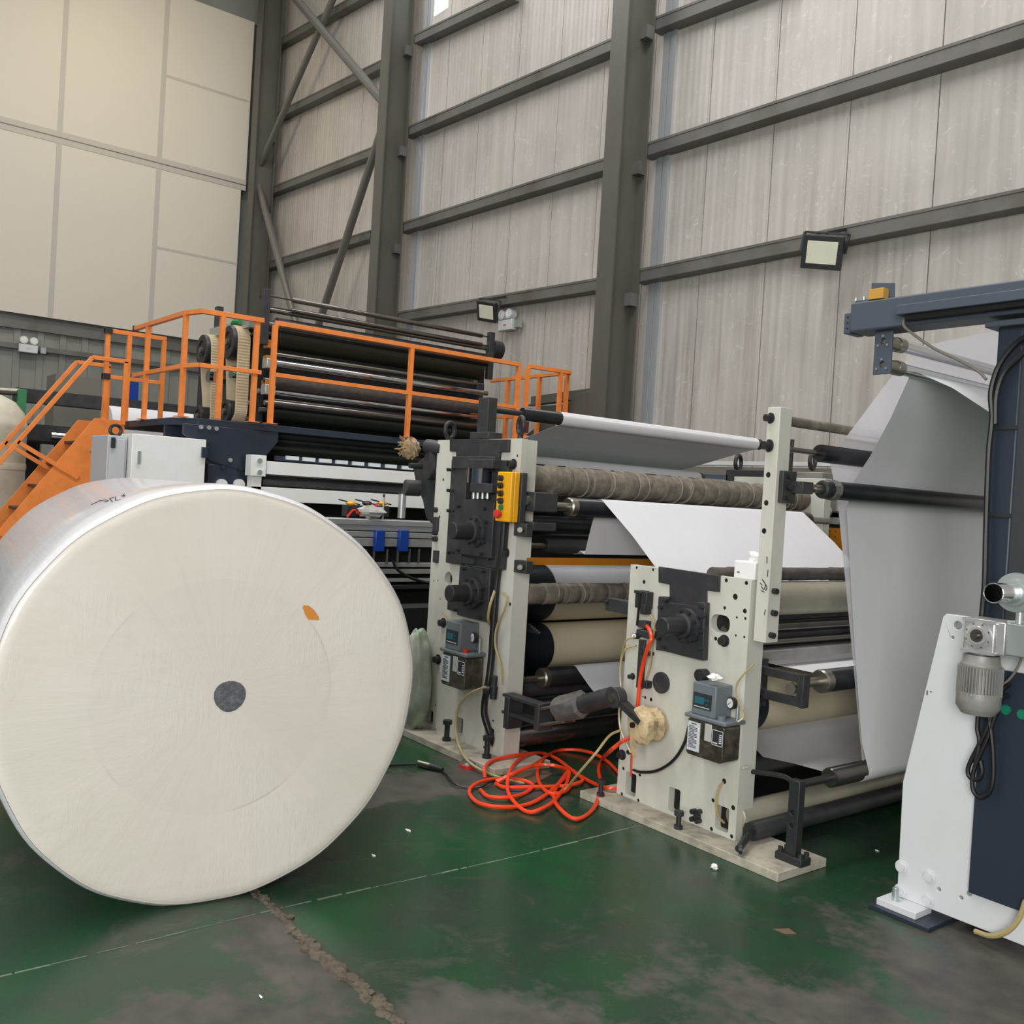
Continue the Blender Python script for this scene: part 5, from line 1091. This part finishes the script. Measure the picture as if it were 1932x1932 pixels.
hb.tube([P(1227, 1160, 'Y', 3.60), P(1235, 1180, 'Y', 3.6), P(1230, 1220, 'Y', 3.62), P(1226, 1260, 'Y', 3.63), P(1215, 1290, 'Y', 3.63)], .005, 6)
hb.tube([P(1198, 1202, 'Y', 3.55), P(1180, 1210, 'Y', 3.55), P(1172, 1240, 'Y', 3.58)], .005, 6)
tag(hb.build('air_tube', M['clear_tube']), 'thin yellowed air tubes down the left edge of the nearer plate', 'tube')
hb = MB().tube([P(1423, 1252, 'Y', 3.60), P(1405, 1270, 'Y', 3.58), P(1391, 1290, 'Y', 3.58), P(1389, 1310, 'Y', 3.58), P(1398, 1335, 'Y', 3.58), P(1403, 1352, 'Y', 3.57), P(1392, 1362, 'Y', 3.55)], .0045, 6)
tag(hb.build('air_tube', M['clear_tube']), 'thin tube looping from the slotted bracket to the nearer lubricator gauge', 'tube')
hb = MB().tube([P(1366, 1474, 'Y', 3.66), P(1355, 1490, 'Y', 3.62), P(1351, 1515, 'Y', 3.61), P(1356, 1540, 'Y', 3.63), P(1366, 1552, 'Y', 3.67)], .006, 6)
tag(hb.build('air_tube', M['clear_tube']), 'short yellow tube bowing out of a hole low on the nearer plate', 'tube')
hb = MB().tube([P(1300, 1370, 'Y', 3.63), P(1290, 1405, 'Y', 3.60), P(1270, 1435, 'Y', 3.6), P(1240, 1454, 'Y', 3.6), P(1210, 1457, 'Y', 3.62), P(1194, 1452, 'Y', 3.66)], .008, 8)
tag(hb.build('cable', M['black_tube']), 'black cable sagging from the nearer lubricator to the plate slot', 'cable')
hb = MB().tube([P(1193, 1400, 'Y', 3.64), P(1191, 1430, 'Y', 3.635), P(1190, 1465, 'Y', 3.64)], .005, 6); tag(hb.build('air_hose', M['hose']), 'short straight piece of orange hose beside the slot of the nearer plate', 'hose')
# small things on the floor
q = P(883, 1448, 'Z', 0); rc = MB().cyl((q.x, q.y, 0), (q.x, q.y, .02), .05, n=20).build('red_cap', M['red']); tag(rc, 'flat red cap on the floor at the corner of the farther base plate', 'cap')
dd_ = MB().cyl((q.x - .01, q.y + .02, .0205), (q.x - .01, q.y + .02, .035), .06, .05, n=20).build('metal_dish', M['steel']); tag(dd_, 'small dull metal dish resting on the red cap', 'dish')
c4 = MB().prism([tuple(P(px, py, 'Z', 0))[:2] for px, py in ((948, 1462), (1020, 1452), (1042, 1462), (1005, 1482), (960, 1478))], 'Z', .0, .006); tag(c4.build('cardboard_piece', M['card']), 'brown cardboard piece lying under the orange hose coil', 'cardboard')
pq = MB().prism([tuple(P(px, py, 'Z', 0))[:2] for px, py in ((930, 1456), (1030, 1445), (1018, 1432), (925, 1442))], 'Z', .0, .02); tag(pq.build('wood_plank', M['base_plate']), 'pale board on the floor touching the farther base plate', 'board')
# ================================================================== REAR PRINTING MACHINE WITH DECK
ZD, ZRt, ZRm = 2.21, 3.25, 2.72
dk = thing('work_platform', 'raised dark blue working platform behind the rollers, carrying the orange railings', 'platform', (-9.9, 5, 0))
def DZ(px, py, z=ZD): p = P(px, py, 'Z', z); return (p.x, p.y)
dpl = [(-11.9, 3.12), (-9.78, 3.14), (-9.52, 3.32), (-9.42, 4.0), (-9.50, 7.4), (-10.1, 7.4), (-10.1, 3.95), (-11.9, 3.95)]
MB().prism(dpl, 'Z', ZD - .07, ZD).build('deck', M['navy'], dk, bevel=.004)
# navy support column with flared gussets
yc0, yc1 = P(392, 900, 'X', -9.45).y, P(474, 900, 'X', -9.45).y
cx1 = -9.45
MB().box((cx1 - .35, yc0, 0), (cx1, yc1, ZD - .45)).build('support_column', M['navy'], dk, bevel=.01)
g0 = P(345, 812, 'X', cx1).y; g1 = P(525, 815, 'X', cx1).y
MB().prism([(g0, ZD - .07), (g1, ZD - .07), (g1, ZD - .17), (yc1, ZD - .52), (yc0, ZD - .42), (yc0 - .12, ZD - .28), (g0, ZD - .17)], 'X', cx1 - .03, cx1 + .01).build('gusset', M['navy'], dk, bevel=.005)
MB().box((cx1 - .6, g0, ZD - .22), (cx1 - .55, 3.9, ZD - .07)).build('gusset', M['navy'], dk)
for px, py in ((378, 806), (393, 807), (407, 809), (420, 881), (452, 884), (433, 868)): q = P(px, py, 'X', cx1); bolt(dk, (cx1 + .01, q.y, q.z), .022, .02, (1, 0, 0), M['zinc'] if py < 820 or py == 868 else None)
for px in (417, 450): q = P(px, 914, 'X', cx1 + .01); MB().cyl((cx1, q.y, q.z), (cx1 + .05, q.y, q.z), .055, n=24).build('gauge', M['gauge_face'], dk)
# railings
def rail(name_label, top, posts, mid=True, close=False, grp='orange guardrails of the platform'):
    t = thing('guardrail', name_label, 'railing', (top[0][0], top[0][1], ZD), grp)
    w = .048
    b = MB()
    for p, q in zip(top, top[1:]): b.bar((p[0], p[1], ZRt), (q[0], q[1], ZRt), w, w)
    for p in top[1:-1]: b.box((p[0] - w / 2, p[1] - w / 2, ZRt - w / 2), (p[0] + w / 2, p[1] + w / 2, ZRt + w / 2))
    b.build('top_rail', M['orange'], t, bevel=.003)
    if mid:
        b = MB()
        for p, q in zip(top, top[1:]): b.bar((p[0], p[1], ZRm), (q[0], q[1], ZRm), w * .9, w * .9)
        b.build('mid_rail', M['orange'], t, bevel=.003)
    for p in posts:
        MB().box((p[0] - w / 2, p[1] - w / 2, ZD), (p[0] + w / 2, p[1] + w / 2, ZRt - w / 2)).box((p[0] - .06, p[1] - .06, ZD), (p[0] + .06, p[1] + .06, ZD + .008)).build('post', M['orange'], t)
    return t
def T(px, py): p = P(px, py, 'Z', ZRt); return (p.x, p.y)
A0, A1, A2, A3 = (-11.15, 3.13), (-9.60, 3.17), (-9.34, 3.24), (-9.30, 3.86)
rl = rail('left orange guardrail in front of the belt pulleys, bent at its corner', [A0, A1, A2, A3], [(-10.72, 3.14), A1, (-9.32, 3.80)])
MB().box((-9.35, 3.42, ZD), (-9.30, 3.468, ZRt)).build('post', M['orange'], rl)
MB().box((A0[0] - .03, A0[1] - .03, ZRt - .03), (A0[0], A0[1] + .03, ZRt + .03)).build('end_cap', M['black_steel'], rl)
rail('long orange guardrail in front of the black rollers, three posts', [(-9.31, 3.99), (-9.33, 7.22)], [(-9.31, 3.99), (-9.32, 5.64), (-9.33, 7.20)])
rail('short orange guardrail at the right end of the platform, bent back to the wall', [(-9.33, 7.34), (-9.28, 7.98)], [(-9.33, 7.34), (-9.29, 7.85)], mid=False)
r3 = rail('rear orange guardrail behind the right end of the platform', [(-9.28, 8.0), (-11.0, 8.0)], [(-9.34, 8.0), (-10.6, 8.0), (-9.9, 8.0)], mid=True)
b = MB(); b.bar((-9.33, 7.34, 2.36), (-9.1, 8.0, 2.36), .045, .045).bar((-9.33, 7.34, 2.30), (-9.33, 7.34, 1.7), .045, .045); b.build('lower_rail', M['orange'], r3)
MB().box((-9.37, 7.30, 2.42), (-9.29, 7.38, 2.56)).build('maroon_wrap', M['maroon'], r3)
r4 = rail('far left orange guardrail beside the head of the stairs', [(-11.64, 2.92), (-11.64, 3.62)], [(-11.64, 2.96), (-11.64, 3.20), (-11.64, 3.60)])
for z in (ZRt, ZRm): MB().box((-11.68, 2.92, z - .035), (-11.60, 3.0, z + .035)).build('black_clamp', M['black_steel'], r4)
MB().box((-11.67, 2.5, 0), (-11.61, 3.6, ZD)).build('footing_plate', M['orange'], r4) if False else None

# staircase running down towards the camera side
st = thing('staircase', 'orange steel stairs with dark treads and sloping double handrails, left of the platform', 'stairs', (-11.7, 2.2, 0))
sx0, sx1 = -12.05, -11.30
slope = 1.42; ytop = 3.10; W_ = .42
for x in (sx1, sx0):
    yb_ = ytop - .12 - ZD / slope
    MB().prism([(ytop, ZD), (ytop - .32, ZD), (ytop - .32 - (ZD - .0) / slope, 0), (ytop - .32 - ZD / slope + .42, 0), (ytop, ZD - .58)], 'X', x - .012, x + .012).build('stringer', M['orange'], st, bevel=.002)
for i in range(8):
    z = ZD - .26 * (i + 1); y = ytop - .30 - (.26 * (i + 1)) / slope
    MB().box((sx0 + .014, y + .02, z - .03), (sx1 - .014, y + .24, z)).build('tread', M['black_steel'], st, bevel=.006)
zh = 2.88
for x, lb in ((sx1 + .01, 'near handrail'), (sx0 + .05, 'far handrail')):
    b = MB(); y0 = ytop - .02; y1 = ytop - .38
    b.bar((x, y0, ZD - .05), (x, y0, zh), .045, .045); b.bar((x, y0 + .02, zh), (x, y1, zh), .045, .045); b.bar((x, y1, zh), (x, y1 - 1.9 / slope, zh - 1.9), .045, .045)
    b.build('handrail', M['orange'], st, bevel=.003)
    for k in (1.0, 1.75):
        b = MB().bar((x, y1 - k / slope, zh - k), (x, y1 - k / slope + .62, zh - k - .35), .045, .045).build('brace', M['orange'], st)
for px, py in ((170, 850), (196, 852)): q = P(px, py, 'X', sx1 + .012); bolt(st, (sx1 + .012, q.y, q.z), .014, .012, (1, 0, 0), M['zinc'])

# the printing machine itself
pm = thing('printing_machine', 'black multi-roller machine with toothed belts behind the orange guardrails', 'machine', (-10.3, 5.6, 0))
XM = -9.9
def yz(px, py, X=XM): p = P(px, py, 'X', X); return p.y, p.z
ya0, yb1 = 4.18, 7.06
MB().box((-11.9, 4.12, 0), (-10.05, 4.22, 3.35)).build('side_frame', M['black_steel'], pm, bevel=.005)
MB().box((-11.9, 7.1, 0), (-10.05, 7.2, 3.35)).build('side_frame', M['black_steel'], pm, bevel=.005)
MB().box((-11.3, 4.22, .3), (-10.55, 7.1, 3.2)).build('shade_core', M['void'], pm, label='black box painted as shade inside the machine')  # black box added to darken the gaps behind the rollers
def rl2(pxa, pya, r, m, X=XM, name='roller', y0=4.24, y1=7.08, lab=None):
    z = yz(pxa, pya, X)[1]; return roller(pm, name, X, z, r, y0, y1, M[m], .03 if r > .04 else None, 4.15, 7.15, label=lab)
rl2(545, 565, .028, 'dark_chrome', name='top_bar', y0=4.42, y1=7.02); rl2(545, 585, .028, 'dark_chrome', name='top_bar', y0=4.42, y1=7.02)
for z in (yz(545, 565)[1], yz(545, 585)[1]): MB().cyl((XM, 4.1, z), (XM, 7.2, z), .009, n=8).build('bar_spindle', M['black_steel'], pm)
for y in (4.12, 7.16): MB().box((XM - .035, y - .04, 3.1), (XM + .035, y + .04, 3.70)).build('bar_post', M['black_paint'], pm, bevel=.004)
MB().box((-11.25, 4.05, 3.25), (-11.15, 4.12, 3.66)).build('bar_post', M['black_paint'], pm)
rl2(600, 627, .085, 'rubber'); rl2(600, 646, .15, 'green_roll', X=-10.02); rl2(600, 680, .02, 'steel')
rl2(560, 622, .035, 'dark_chrome', X=-9.82)
rl2(600, 697, .045, 'chrome', lab='chrome roller'); rl2(600, 730, .085, 'bandage', lab='fuzzy grey-purple brush roller'); rl2(600, 750, .038, 'chrome', lab='chrome roller')
rl2(600, 767, .03, 'dark_chrome', X=-9.95); rl2(600, 785, .10, 'green_roll', X=-10.0); rl2(600, 771, .045, 'dark_chrome', X=-9.86)
for px, py in ((505, 687), (507, 737)): y, z = yz(px, py); MB().box((XM - .06, 4.14, z - .05), (XM + .07, 4.26, z + .06)).build('bearing_block', M['zinc'], pm, bevel=.008)
for z, yy in ((2.95, 4.2), (3.12, 4.2), (2.68, 4.2), (2.98, 7.02), (2.62, 6.95)):
    MB().box((XM - .08, yy - .05, z - .05), (XM + .03, yy + .06, z + .04)).build('amber_bracket', M['amber'] if z != 2.98 else M['black_steel'], pm, bevel=.006)
rn = random.Random(9)
for i in range(26):
    z = 2.3 + rn.random() * 1.0; yy = rn.choice((4.0, 4.06, 7.0)); x_ = -9.95 - rn.random() * .9 if yy < 5 else -9.95
    bolt(pm, (x_, yy + .1 if yy < 5 else yy, z), rn.uniform(.015, .035), rn.uniform(.02, .06), (0, -1, 0), M[rn.choice(('steel', 'chrome', 'black_steel', 'zinc'))], 'fitting')
rl2(905, 655, .12, 'black_steel', y0=7.2, y1=7.35, name='far_pulley', X=-9.95)
# pulleys and belts on the near side frame
def pulley(x, z, r, y0=3.90):
    t = MB().lathe((x, y0, z), (0, 1, 0), [(0, .03), (0, r * .35), (.012, r * .36), (.012, r * .62), (.0, r * .64), (0, r * .98), (.01, r), (.03, r), (.031, r * .95), (.16, r * .95)], 32).build('pulley', M['black_steel'], pm, smooth=35)
    MB().cyl((x, y0 - .02, z), (x, 4.14, z), .035, n=16).build('pulley_shaft', M['steel'], t)
def belt(x0, z0, r0, x1, z1, r1, y0, y1):
    n = 18; o = []
    a = math.atan2(z1 - z0, x1 - x0)
    for i in range(n + 1): q = a + math.pi / 2 + math.pi * i / n; o.append((x0 + r0 * math.cos(q), z0 + r0 * math.sin(q)))
    for i in range(n + 1): q = a - math.pi / 2 + math.pi * i / n; o.append((x1 + r1 * math.cos(q), z1 + r1 * math.sin(q)))
    inn = [(p[0] + ((x0 if k <= n else x1) - p[0]) * .09, p[1] + ((z0 if k <= n else z1) - p[1]) * .09) for k, p in enumerate(o)]
    N = len(o); vs = [(p[0], y, p[1]) for y in (y0, y1) for p in o] + [(p[0], y, p[1]) for y in (y0, y1) for p in inn]; fs = []
    for i in range(N):
        j = (i + 1) % N; fs += [(i, j, j + N, i + N), (i + 2 * N, i + 3 * N, j + 3 * N, j + 2 * N), (i, i + 2 * N, j + 2 * N, j), (i + N, j + N, j + 3 * N, i + 3 * N)]
    b = MB().add(vs, fs)
    for i in range(N):                                    # teeth
        j = (i + 1) % N; p, q = V((o[i][0], 0, o[i][1])), V((o[j][0], 0, o[j][1])); L = (q - p).length; m_ = max(1, int(L / .032))
        for k in range(m_):
            c = p.lerp(q, (k + .5) / m_); d = (q - p).normalized(); b.bar((c.x, y0 + .004, c.z), (c.x, y1 - .004, c.z), .016, .016)
    return b.build('toothed_belt', M['belt'], pm, label='cream toothed belt')
pulley(-10.38, 3.14, .185); pulley(-11.20, 3.12, .185); pulley(-10.36, 2.37, .135); pulley(-11.22, 2.34, .13)
belt(-10.38, 3.14, .19, -10.30, 2.40, .13, 3.95, 4.09)
belt(-11.20, 3.12, .19, -11.05, 2.36, .12, 3.95, 4.09)
for x, z in ((-10.75, 2.78), (-10.28, 2.80), (-11.0, 2.80)): MB().cyl((x, 3.92, z), (x, 4.14, z), .07, n=22).build('tension_roller', M['chrome'], pm)
MB().box((-11.3, 4.02, 3.30), (-10.1, 4.12, 3.40)).build('top_strip', M['zinc'], pm)
MB().tube([(-10.5, 4.0, 3.33), (-10.42, 3.98, 3.38), (-10.3, 4.0, 3.37)], .03, 8).build('green_cloth', M['green'], pm)
MB().box((-11.6, 7.0, 3.35), (-11.2, 7.1, 3.5)).build('top_lump', M['black_steel'], pm)

# lower part under the deck
lw = thing('lower_roller_unit', 'lower body of the rear machine: white cross beams over black rollers', 'machine', (-9.9, 5.5, 0))
XB = -9.25
for pa, pb in (((480, 868), (480, 893)), ((560, 922), (560, 948))):
    z1 = P(*pa, 'X', XB).z; z0 = P(*pb, 'X', XB).z
    MB().box((XB - .12, 3.80, z0), (XB, 7.05, z1)).build('white_beam', M['cabinet_white'], lw, bevel=.003)
y0 = P(473, 880, 'X', XB + .02).y; z1 = P(480, 858, 'X', XB).z; z0 = P(480, 898, 'X', XB).z
eb = MB().box((XB - .12, y0, z0), (XB + .03, y0 + .16, z1)).build('end_bracket', M['cabinet_white'], lw, bevel=.003); MB().box((XB - .1, y0 + .02, 0), (XB + .0, y0 + .13, z0)).build('white_leg', M['cabinet_white'], lw)
for py in (869, 891): q = P(489, py, 'X', XB + .03); bolt(eb, (XB + .03, q.y, q.z), .025, .02, (1, 0, 0), M['zinc'])
zs_ = P(560, 862, 'X', XB).z; MB().box((XB - .16, 4.1, zs_ - .05), (XB - .10, 7.0, zs_)).build('blue_strip', M['navy'], lw)
for k in range(8):
    px = 551 + k * 31; q = P(px, 866 + k * 2.6, 'X', XB - .09); MB().box((XB - .10, q.y - .07, q.z - .01), (XB - .07, q.y + .07, q.z + .03)).build('white_clip', M['label_white'], lw)
for py, r, m, X in ((839, .05, 'rubber', -9.75), (853, .09, 'green_roll', -9.8), (905, .05, 'rubber', -9.4), (915, .045, 'black_paint', -9.35), (828, .04, 'black_steel', -9.7), (900, .02, 'dark_chrome', -9.3)):
    z = P(600, py, 'X', X).z; roller(lw, 'roller', X, z, r, 3.95, 7.1, M[m])
MB().box((-10.3, 3.9, .05), (-9.98, 7.1, ZD - .08)).build('shade_core', M['void'], lw, label='black box painted as shade inside the machine')  # black box added as shade behind the lower rollers
MB().box((-9.9, 7.1, 0), (-9.2, 7.2, ZD - .08)).build('side_frame', M['black_steel'], lw)

# cabinets under the platform
xa_ = -9.25
ca = thing('machine_cabinet', 'white metal cabinet under the platform, right of the orange stairs', 'cabinet', (xa_ - .4, 3.0, 0))
y0, y1 = P(248, 860, 'X', xa_).y, P(388, 860, 'X', xa_).y; z1 = P(300, 822, 'X', xa_).z
MB().box((xa_ - .9, y0, 0), (xa_, y1, z1)).build('body', M['cabinet_white'], ca, bevel=.006)
q = P(262, 863, 'X', xa_ + .01); MB().box((xa_, q.y - .012, q.z - .06), (xa_ + .02, q.y + .012, q.z + .06)).build('latch', M['zinc'], ca)
q = P(389, 854, 'X', xa_ + .0); MB().box((xa_, q.y - .05, q.z - .05), (xa_ + .03, q.y + .0, q.z + .05)).build('hinge', M['navy'], ca)
cb2 = thing('electrical_cabinet', 'light grey electrical cabinet with a rounded latch, between stairs and white cabinet', 'cabinet', (xa_ - .3, 2.55, 0))
y2 = P(203, 860, 'X', xa_ - .1).y; z2 = P(225, 822, 'X', xa_ - .1).z
MB().box((xa_ - .7, y2, 0), (xa_ - .12, y0 - .01, z2)).build('body', M['grey_box'], cb2, bevel=.006)
MB().box((xa_ - .12, y2 + .02, .2), (xa_ - .105, y0 - .03, z2 - .03)).build('door', M['grey_box'], cb2, bevel=.004)
q = P(213, 835, 'X', xa_ - .1); MB().box((xa_ - .105, q.y - .02, q.z - .05), (xa_ - .08, q.y + .02, q.z + .05)).build('handle', M['black_steel'], cb2, bevel=.006)
MB().torus((xa_ - .2, y0 - .10, z2 + .05), (1, 0, 0), .05, .016, 20, 8).build('cable_gland', M['black_tube'], cb2)

# aluminium slitting table in front of it
al = thing('slitting_table', 'aluminium profile table with blue blocks and air cylinders, behind the farther side plate', 'machine', (-7.9, 4.9, 0))
XT = -8.0
def zt_(py, px=700, X=XT): return P(px, py, 'X', X).z
MB().box((XT - .25, 3.7, zt_(992, 720)), (XT, 6.4, zt_(981, 720))).build('table_top', M['alu'], al, bevel=.006)
for a, b_2, m in ((993, 1003, 'alu'), (1005, 1015, 'alu'), (1017, 1032, 'motor_grey'), (1062, 1070, 'alu'), (1074, 1083, 'motor_grey'), (1092, 1098, 'alu'), (1104, 1112, 'black_steel')):
    MB().box((XT - .12, 3.7, zt_(b_2, 760)), (XT - .01, 6.4, zt_(a, 760))).build('profile_rail', M[m], al, bevel=.003)
MB().box((XT - .4, 3.7, .1), (XT - .13, 6.4, zt_(1000, 760))).build('table_core', M['void'], al)
for px in (715, 760): q = P(px, 1020, 'X', XT + .02); MB().box((XT - .01, q.y - .05, zt_(1040, px)), (XT + .05, q.y + .05, zt_(1000, px))).build('blue_block', M['blue'], al, bevel=.006)
for px in (690, 705, 730, 750, 772, 790): q = P(px, 1050, 'X', XT); MB().cyl((XT + .0, q.y, zt_(1062, px)), (XT + .0, q.y, zt_(1036, px)), .012, n=8).build('air_fitting', M['steel'], al)
for px, r, a, b_2 in ((758, .038, 932, 978), (723, .010, 938, 980)): q = P(px, 960, 'X', XT - .08); MB().cyl((XT - .08, q.y, zt_(b_2, px)), (XT - .08, q.y, zt_(a, px)), r, n=20).build('air_cylinder', M['alu'], al); MB().cyl((XT - .08, q.y, zt_(a, px)), (XT - .08, q.y, zt_(a, px) + .03), r * 1.1, n=20).build('cylinder_cap', M['black_steel'], al)
for px in (663, 694, 723): q = P(px, 958, 'X', XT - .12); k_b = MB().box((XT - .2, q.y - .06, zt_(975, px)), (XT - .1, q.y + .06, zt_(955, px))).build('valve', M['black_steel'], al, bevel=.005); MB().ball((XT - .14, q.y, zt_(950, px)), .05, .05, .025, 10, 6).build('hand_knob', M['yellow' if px != 694 else 'black_steel'], k_b); MB().bar((XT - .14, q.y - .13, zt_(944, px)), (XT - .14, q.y + .1, zt_(952, px)), .012, .012).build('lever', M['black_steel'], k_b)
rw = MB(); rw.tube([P(px, py, 'X', XT - .08) for px, py in ((655, 975), (668, 962), (680, 970), (690, 955), (705, 958), (712, 950))], .012, 6).tube([P(px, py, 'X', XT - .07) for px, py in ((672, 968), (688, 962), (700, 966), (709, 956))], .01, 6); tag(rw.build('wire_bundle', M['red']), 'tangle of red wires on the aluminium table behind the jumbo roll', 'wires')
bg = MB().ball(P(700, 966, 'X', XT - .06), .10, .14, .06, 12, 8, .25, 4); tag(bg.build('plastic_bag', M['bag_plastic'], smooth=20), 'crumpled clear plastic bag on the aluminium table', 'bag')
cbz = MB().tube([P(px, py, 'X', XT + .05) for px, py in ((741, 1058), (750, 1075), (775, 1090), (800, 1098), (815, 1103))], .014, 8); tag(cbz.build('cable', M['black_tube']), 'black cable sagging below the aluminium table', 'cable')
MB().box((-7.6, 4.0, .0), (-7.3, 6.3, .55)).build('floor_skid', M['void'], al)

# left background
tk = thing('storage_tank', 'beige round-topped tank at the left picture edge, behind the jumbo roll', 'tank', P(-5, 940, 'X', -13.0) - V((0, 0, P(-5, 940, 'X', -13.0).z)))
c = P(-8, 850, 'X', -13.0); zt2 = P(0, 745, 'X', -13.0).z
MB().lathe((c.x, c.y, 0), (0, 0, 1), [(0, .33), (zt2 - .42, .33), (zt2 - .38, .345), (zt2 - .34, .33), (zt2 - .2, .29), (zt2 - .07, .18), (zt2, .03)], 32).build('shell', M['tank'], tk, smooth=50)
MB().lathe((c.x, c.y, zt2 - .9), (0, 0, 1), [(0, .335), (.04, .34), (.08, .335)], 32).build('band', M['tank'], tk)
XLb = -14.0
gp = thing('parent_roll_rack', 'dark rack with white paper, a green post and steel shafts in the left background', 'rack', (XLb, 3.2, 0))
a = P(42, 735, 'X', XLb); b_2 = P(36, 845, 'X', XLb)
MB().box((XLb - .05, b_2.y - .05, 0), (XLb + .05, b_2.y + .05, a.z)).build('green_post', M['green'], gp, bevel=.004)
a = P(40, 742, 'X', XLb); MB().box((XLb - .6, a.y, P(100, 760, 'X', XLb).z), (XLb - .3, 7.4, P(100, 735, 'X', XLb).z)).build('dark_beam', M['black_paint'], gp)
MB().box((XLb - .3, a.y - .3, P(60, 830, 'X', XLb).z), (XLb - .1, 7.0, P(60, 800, 'X', XLb).z)).build('dark_beam', M['black_paint'], gp)
MB().cyl((XLb - .1, 1.6, a.z - .02), (XLb - .1, a.y, a.z + .02), .05, n=14).build('steel_shaft', M['steel'], gp)
MB().cyl((XLb, 2.9, P(150, 826, 'X', XLb).z), (XLb, 4.6, P(150, 826, 'X', XLb).z), .05, n=16).build('steel_shaft', M['chrome'], gp)
for yy, w, z0, z1 in ((2.75, .15, .3, P(75, 838, 'X', XLb).z), (3.2, .08, .3, 2.0)): MB().box((XLb + .1, yy, z0), (XLb + .2, yy + w, z1)).build('upright', M['motor_grey' if w > .1 else 'black_paint'], gp)
MB().box((XLb - .6, 2.3, 0), (XLb - .5, 7.2, P(100, 800, 'X', XLb).z)).build('rear_panel', M['black_steel'], gp)
for i, (px, py, r, lb) in enumerate(((215, 800, .34, 'white parent roll standing behind the platform posts, in the left background'), (110, 905, .30, 'lower white roll seen through the stairs'), (70, 925, .24, 'small white roll between tank and stairs'))):
    p = P(px, py, 'X', XLb + (.55, 1.1, .8)[i]); z = max(r, p.z - .1); MB_ = MB().cyl((p.x, p.y - .1, z), (p.x, p.y + (2.8 if i == 0 else .7), z), r, n=40); o = MB_.build('white_roll', M['paper'], origin=(p.x, p.y, 0)); tag(o, lb, 'paper roll', 'white rolls in the left background')
    MB().box((p.x - .1, p.y, 0), (p.x + .1, p.y + .5, max(.02, z - r + .03))).build('cradle', M['black_steel'], o)
bxz = P(105, 705, 'X', -16); 
tb_ = MB().box((-16.6, bxz.y, 0), (-16, P(190, 720, 'X', -16).y, bxz.z)); tag(tb_.build('control_cabinet', M['duct']), 'olive-grey cabinet before the corrugated end wall, behind the stairs', 'cabinet')
pq = P(240, 725, 'X', -15); mb_ = MB().box((-15.2, pq.y - .02, 0), (-15, P(262, 725, 'X', -15).y, P(250, 706, 'X', -15).z)); tag(mb_.build('blue_motor', M['blue']), 'dark blue upright unit glimpsed between the orange posts', 'machine')

# things beyond the stands, towards the long wall
fr = thing('far_machine', 'dark machine block with lifting eyes seen between the rollers and the long wall', 'machine', (-6.1, 7.3, 0))
yF = 7.2
def BF(px0, py0, px1, py1, m, nm, d=.25): a = PY(px0, py0, yF); b = PY(px1, py1, yF); MB().box((a[0], yF, b[1]), (b[0], yF + d, a[1])).build(nm, M[m], fr, bevel=.005)
BF(1370, 886, 1455, 960, 'black_paint', 'gear_block'); BF(1300, 893, 1372, 912, 'slate', 'pale_box'); BF(1320, 906, 1365, 916, 'black_steel', 'tube_block')
BF(1487, 890, 1545, 990, 'motor_grey', 'bearing_block'); BF(1545, 965, 1582, 990, 'zinc', 'valve_body'); BF(1290, 960, 1600, 965, 'black_paint', 'tie_bar')
for px, py in ((1393, 873), (1533, 870)): p = P(px, py, 'Y', yF + .1); MB().torus(p, (1, .3, 0), .07, .02, 24, 8).build('lifting_eye', M['black_steel'], fr)
a = P(1300, 872, 'Y', 7.7); b_2 = P(1580, 880, 'Y', 7.7); MB().box((a.x - .5, 7.7, b_2.z - .20), (b_2.x + .6, 7.78, b_2.z - .02)).build('cross_member', M['duct'], fr)
MB().box((a.x - .5, 7.69, b_2.z), (b_2.x + .6, 7.8, b_2.z + .04)).build('white_edge', M['white_paint'], fr)
p = P(1560, 972, 'Y', yF - .02); MB().torus((p.x, yF - .04, p.z + .03), (0, 1, 0), .05, .012, 22, 8).build('hand_wheel', M['zinc'], fr)
pg = MB(); a = PY(1515, 992, 6.9); b_2 = PY(1600, 1070, 6.9)
hl = [circ(a[0] + .04 + .055 * i, a[1] - .03 - .045 * j, .009, 6) for i in range(6) for j in range(6)]
pg.plate([(a[0], b_2[1] - .3), (a[0] + .42, b_2[1] - .3), (a[0] + .42, a[1]), (a[0], a[1])], hl, 'Y', 6.9, 6.91)
pgo = tag(pg.build('perforated_guard', M['amber']), 'yellow-brown perforated guard sheet beyond the broad web, left of the hanging web', 'guard')
MB().box((a[0], 6.92, 0), (a[0] + .04, 6.96, a[1])).box((a[0] + .38, 6.92, 0), (a[0] + .42, 6.96, a[1])).build('leg', M['black_steel'], pgo)
MB().box((a[0] + .0, 6.9, 0), (a[0] + .42, 6.93, .3)).build('base', M['black_steel'], pgo)
for X_, y_ in ((-6.9, 7.3), (-5.2, 7.3)): MB().box((X_ - .1, y_, 0), (X_ + .1, y_ + .2, 1.55)).build('leg', M['black_steel'], fr)
MB().box((-7.0, 7.25, 1.4), (-4.3, 7.45, 1.6)).build('carrier', M['black_steel'], fr)

for o in bpy.data.objects:
    if '_o' in o: del o['_o']
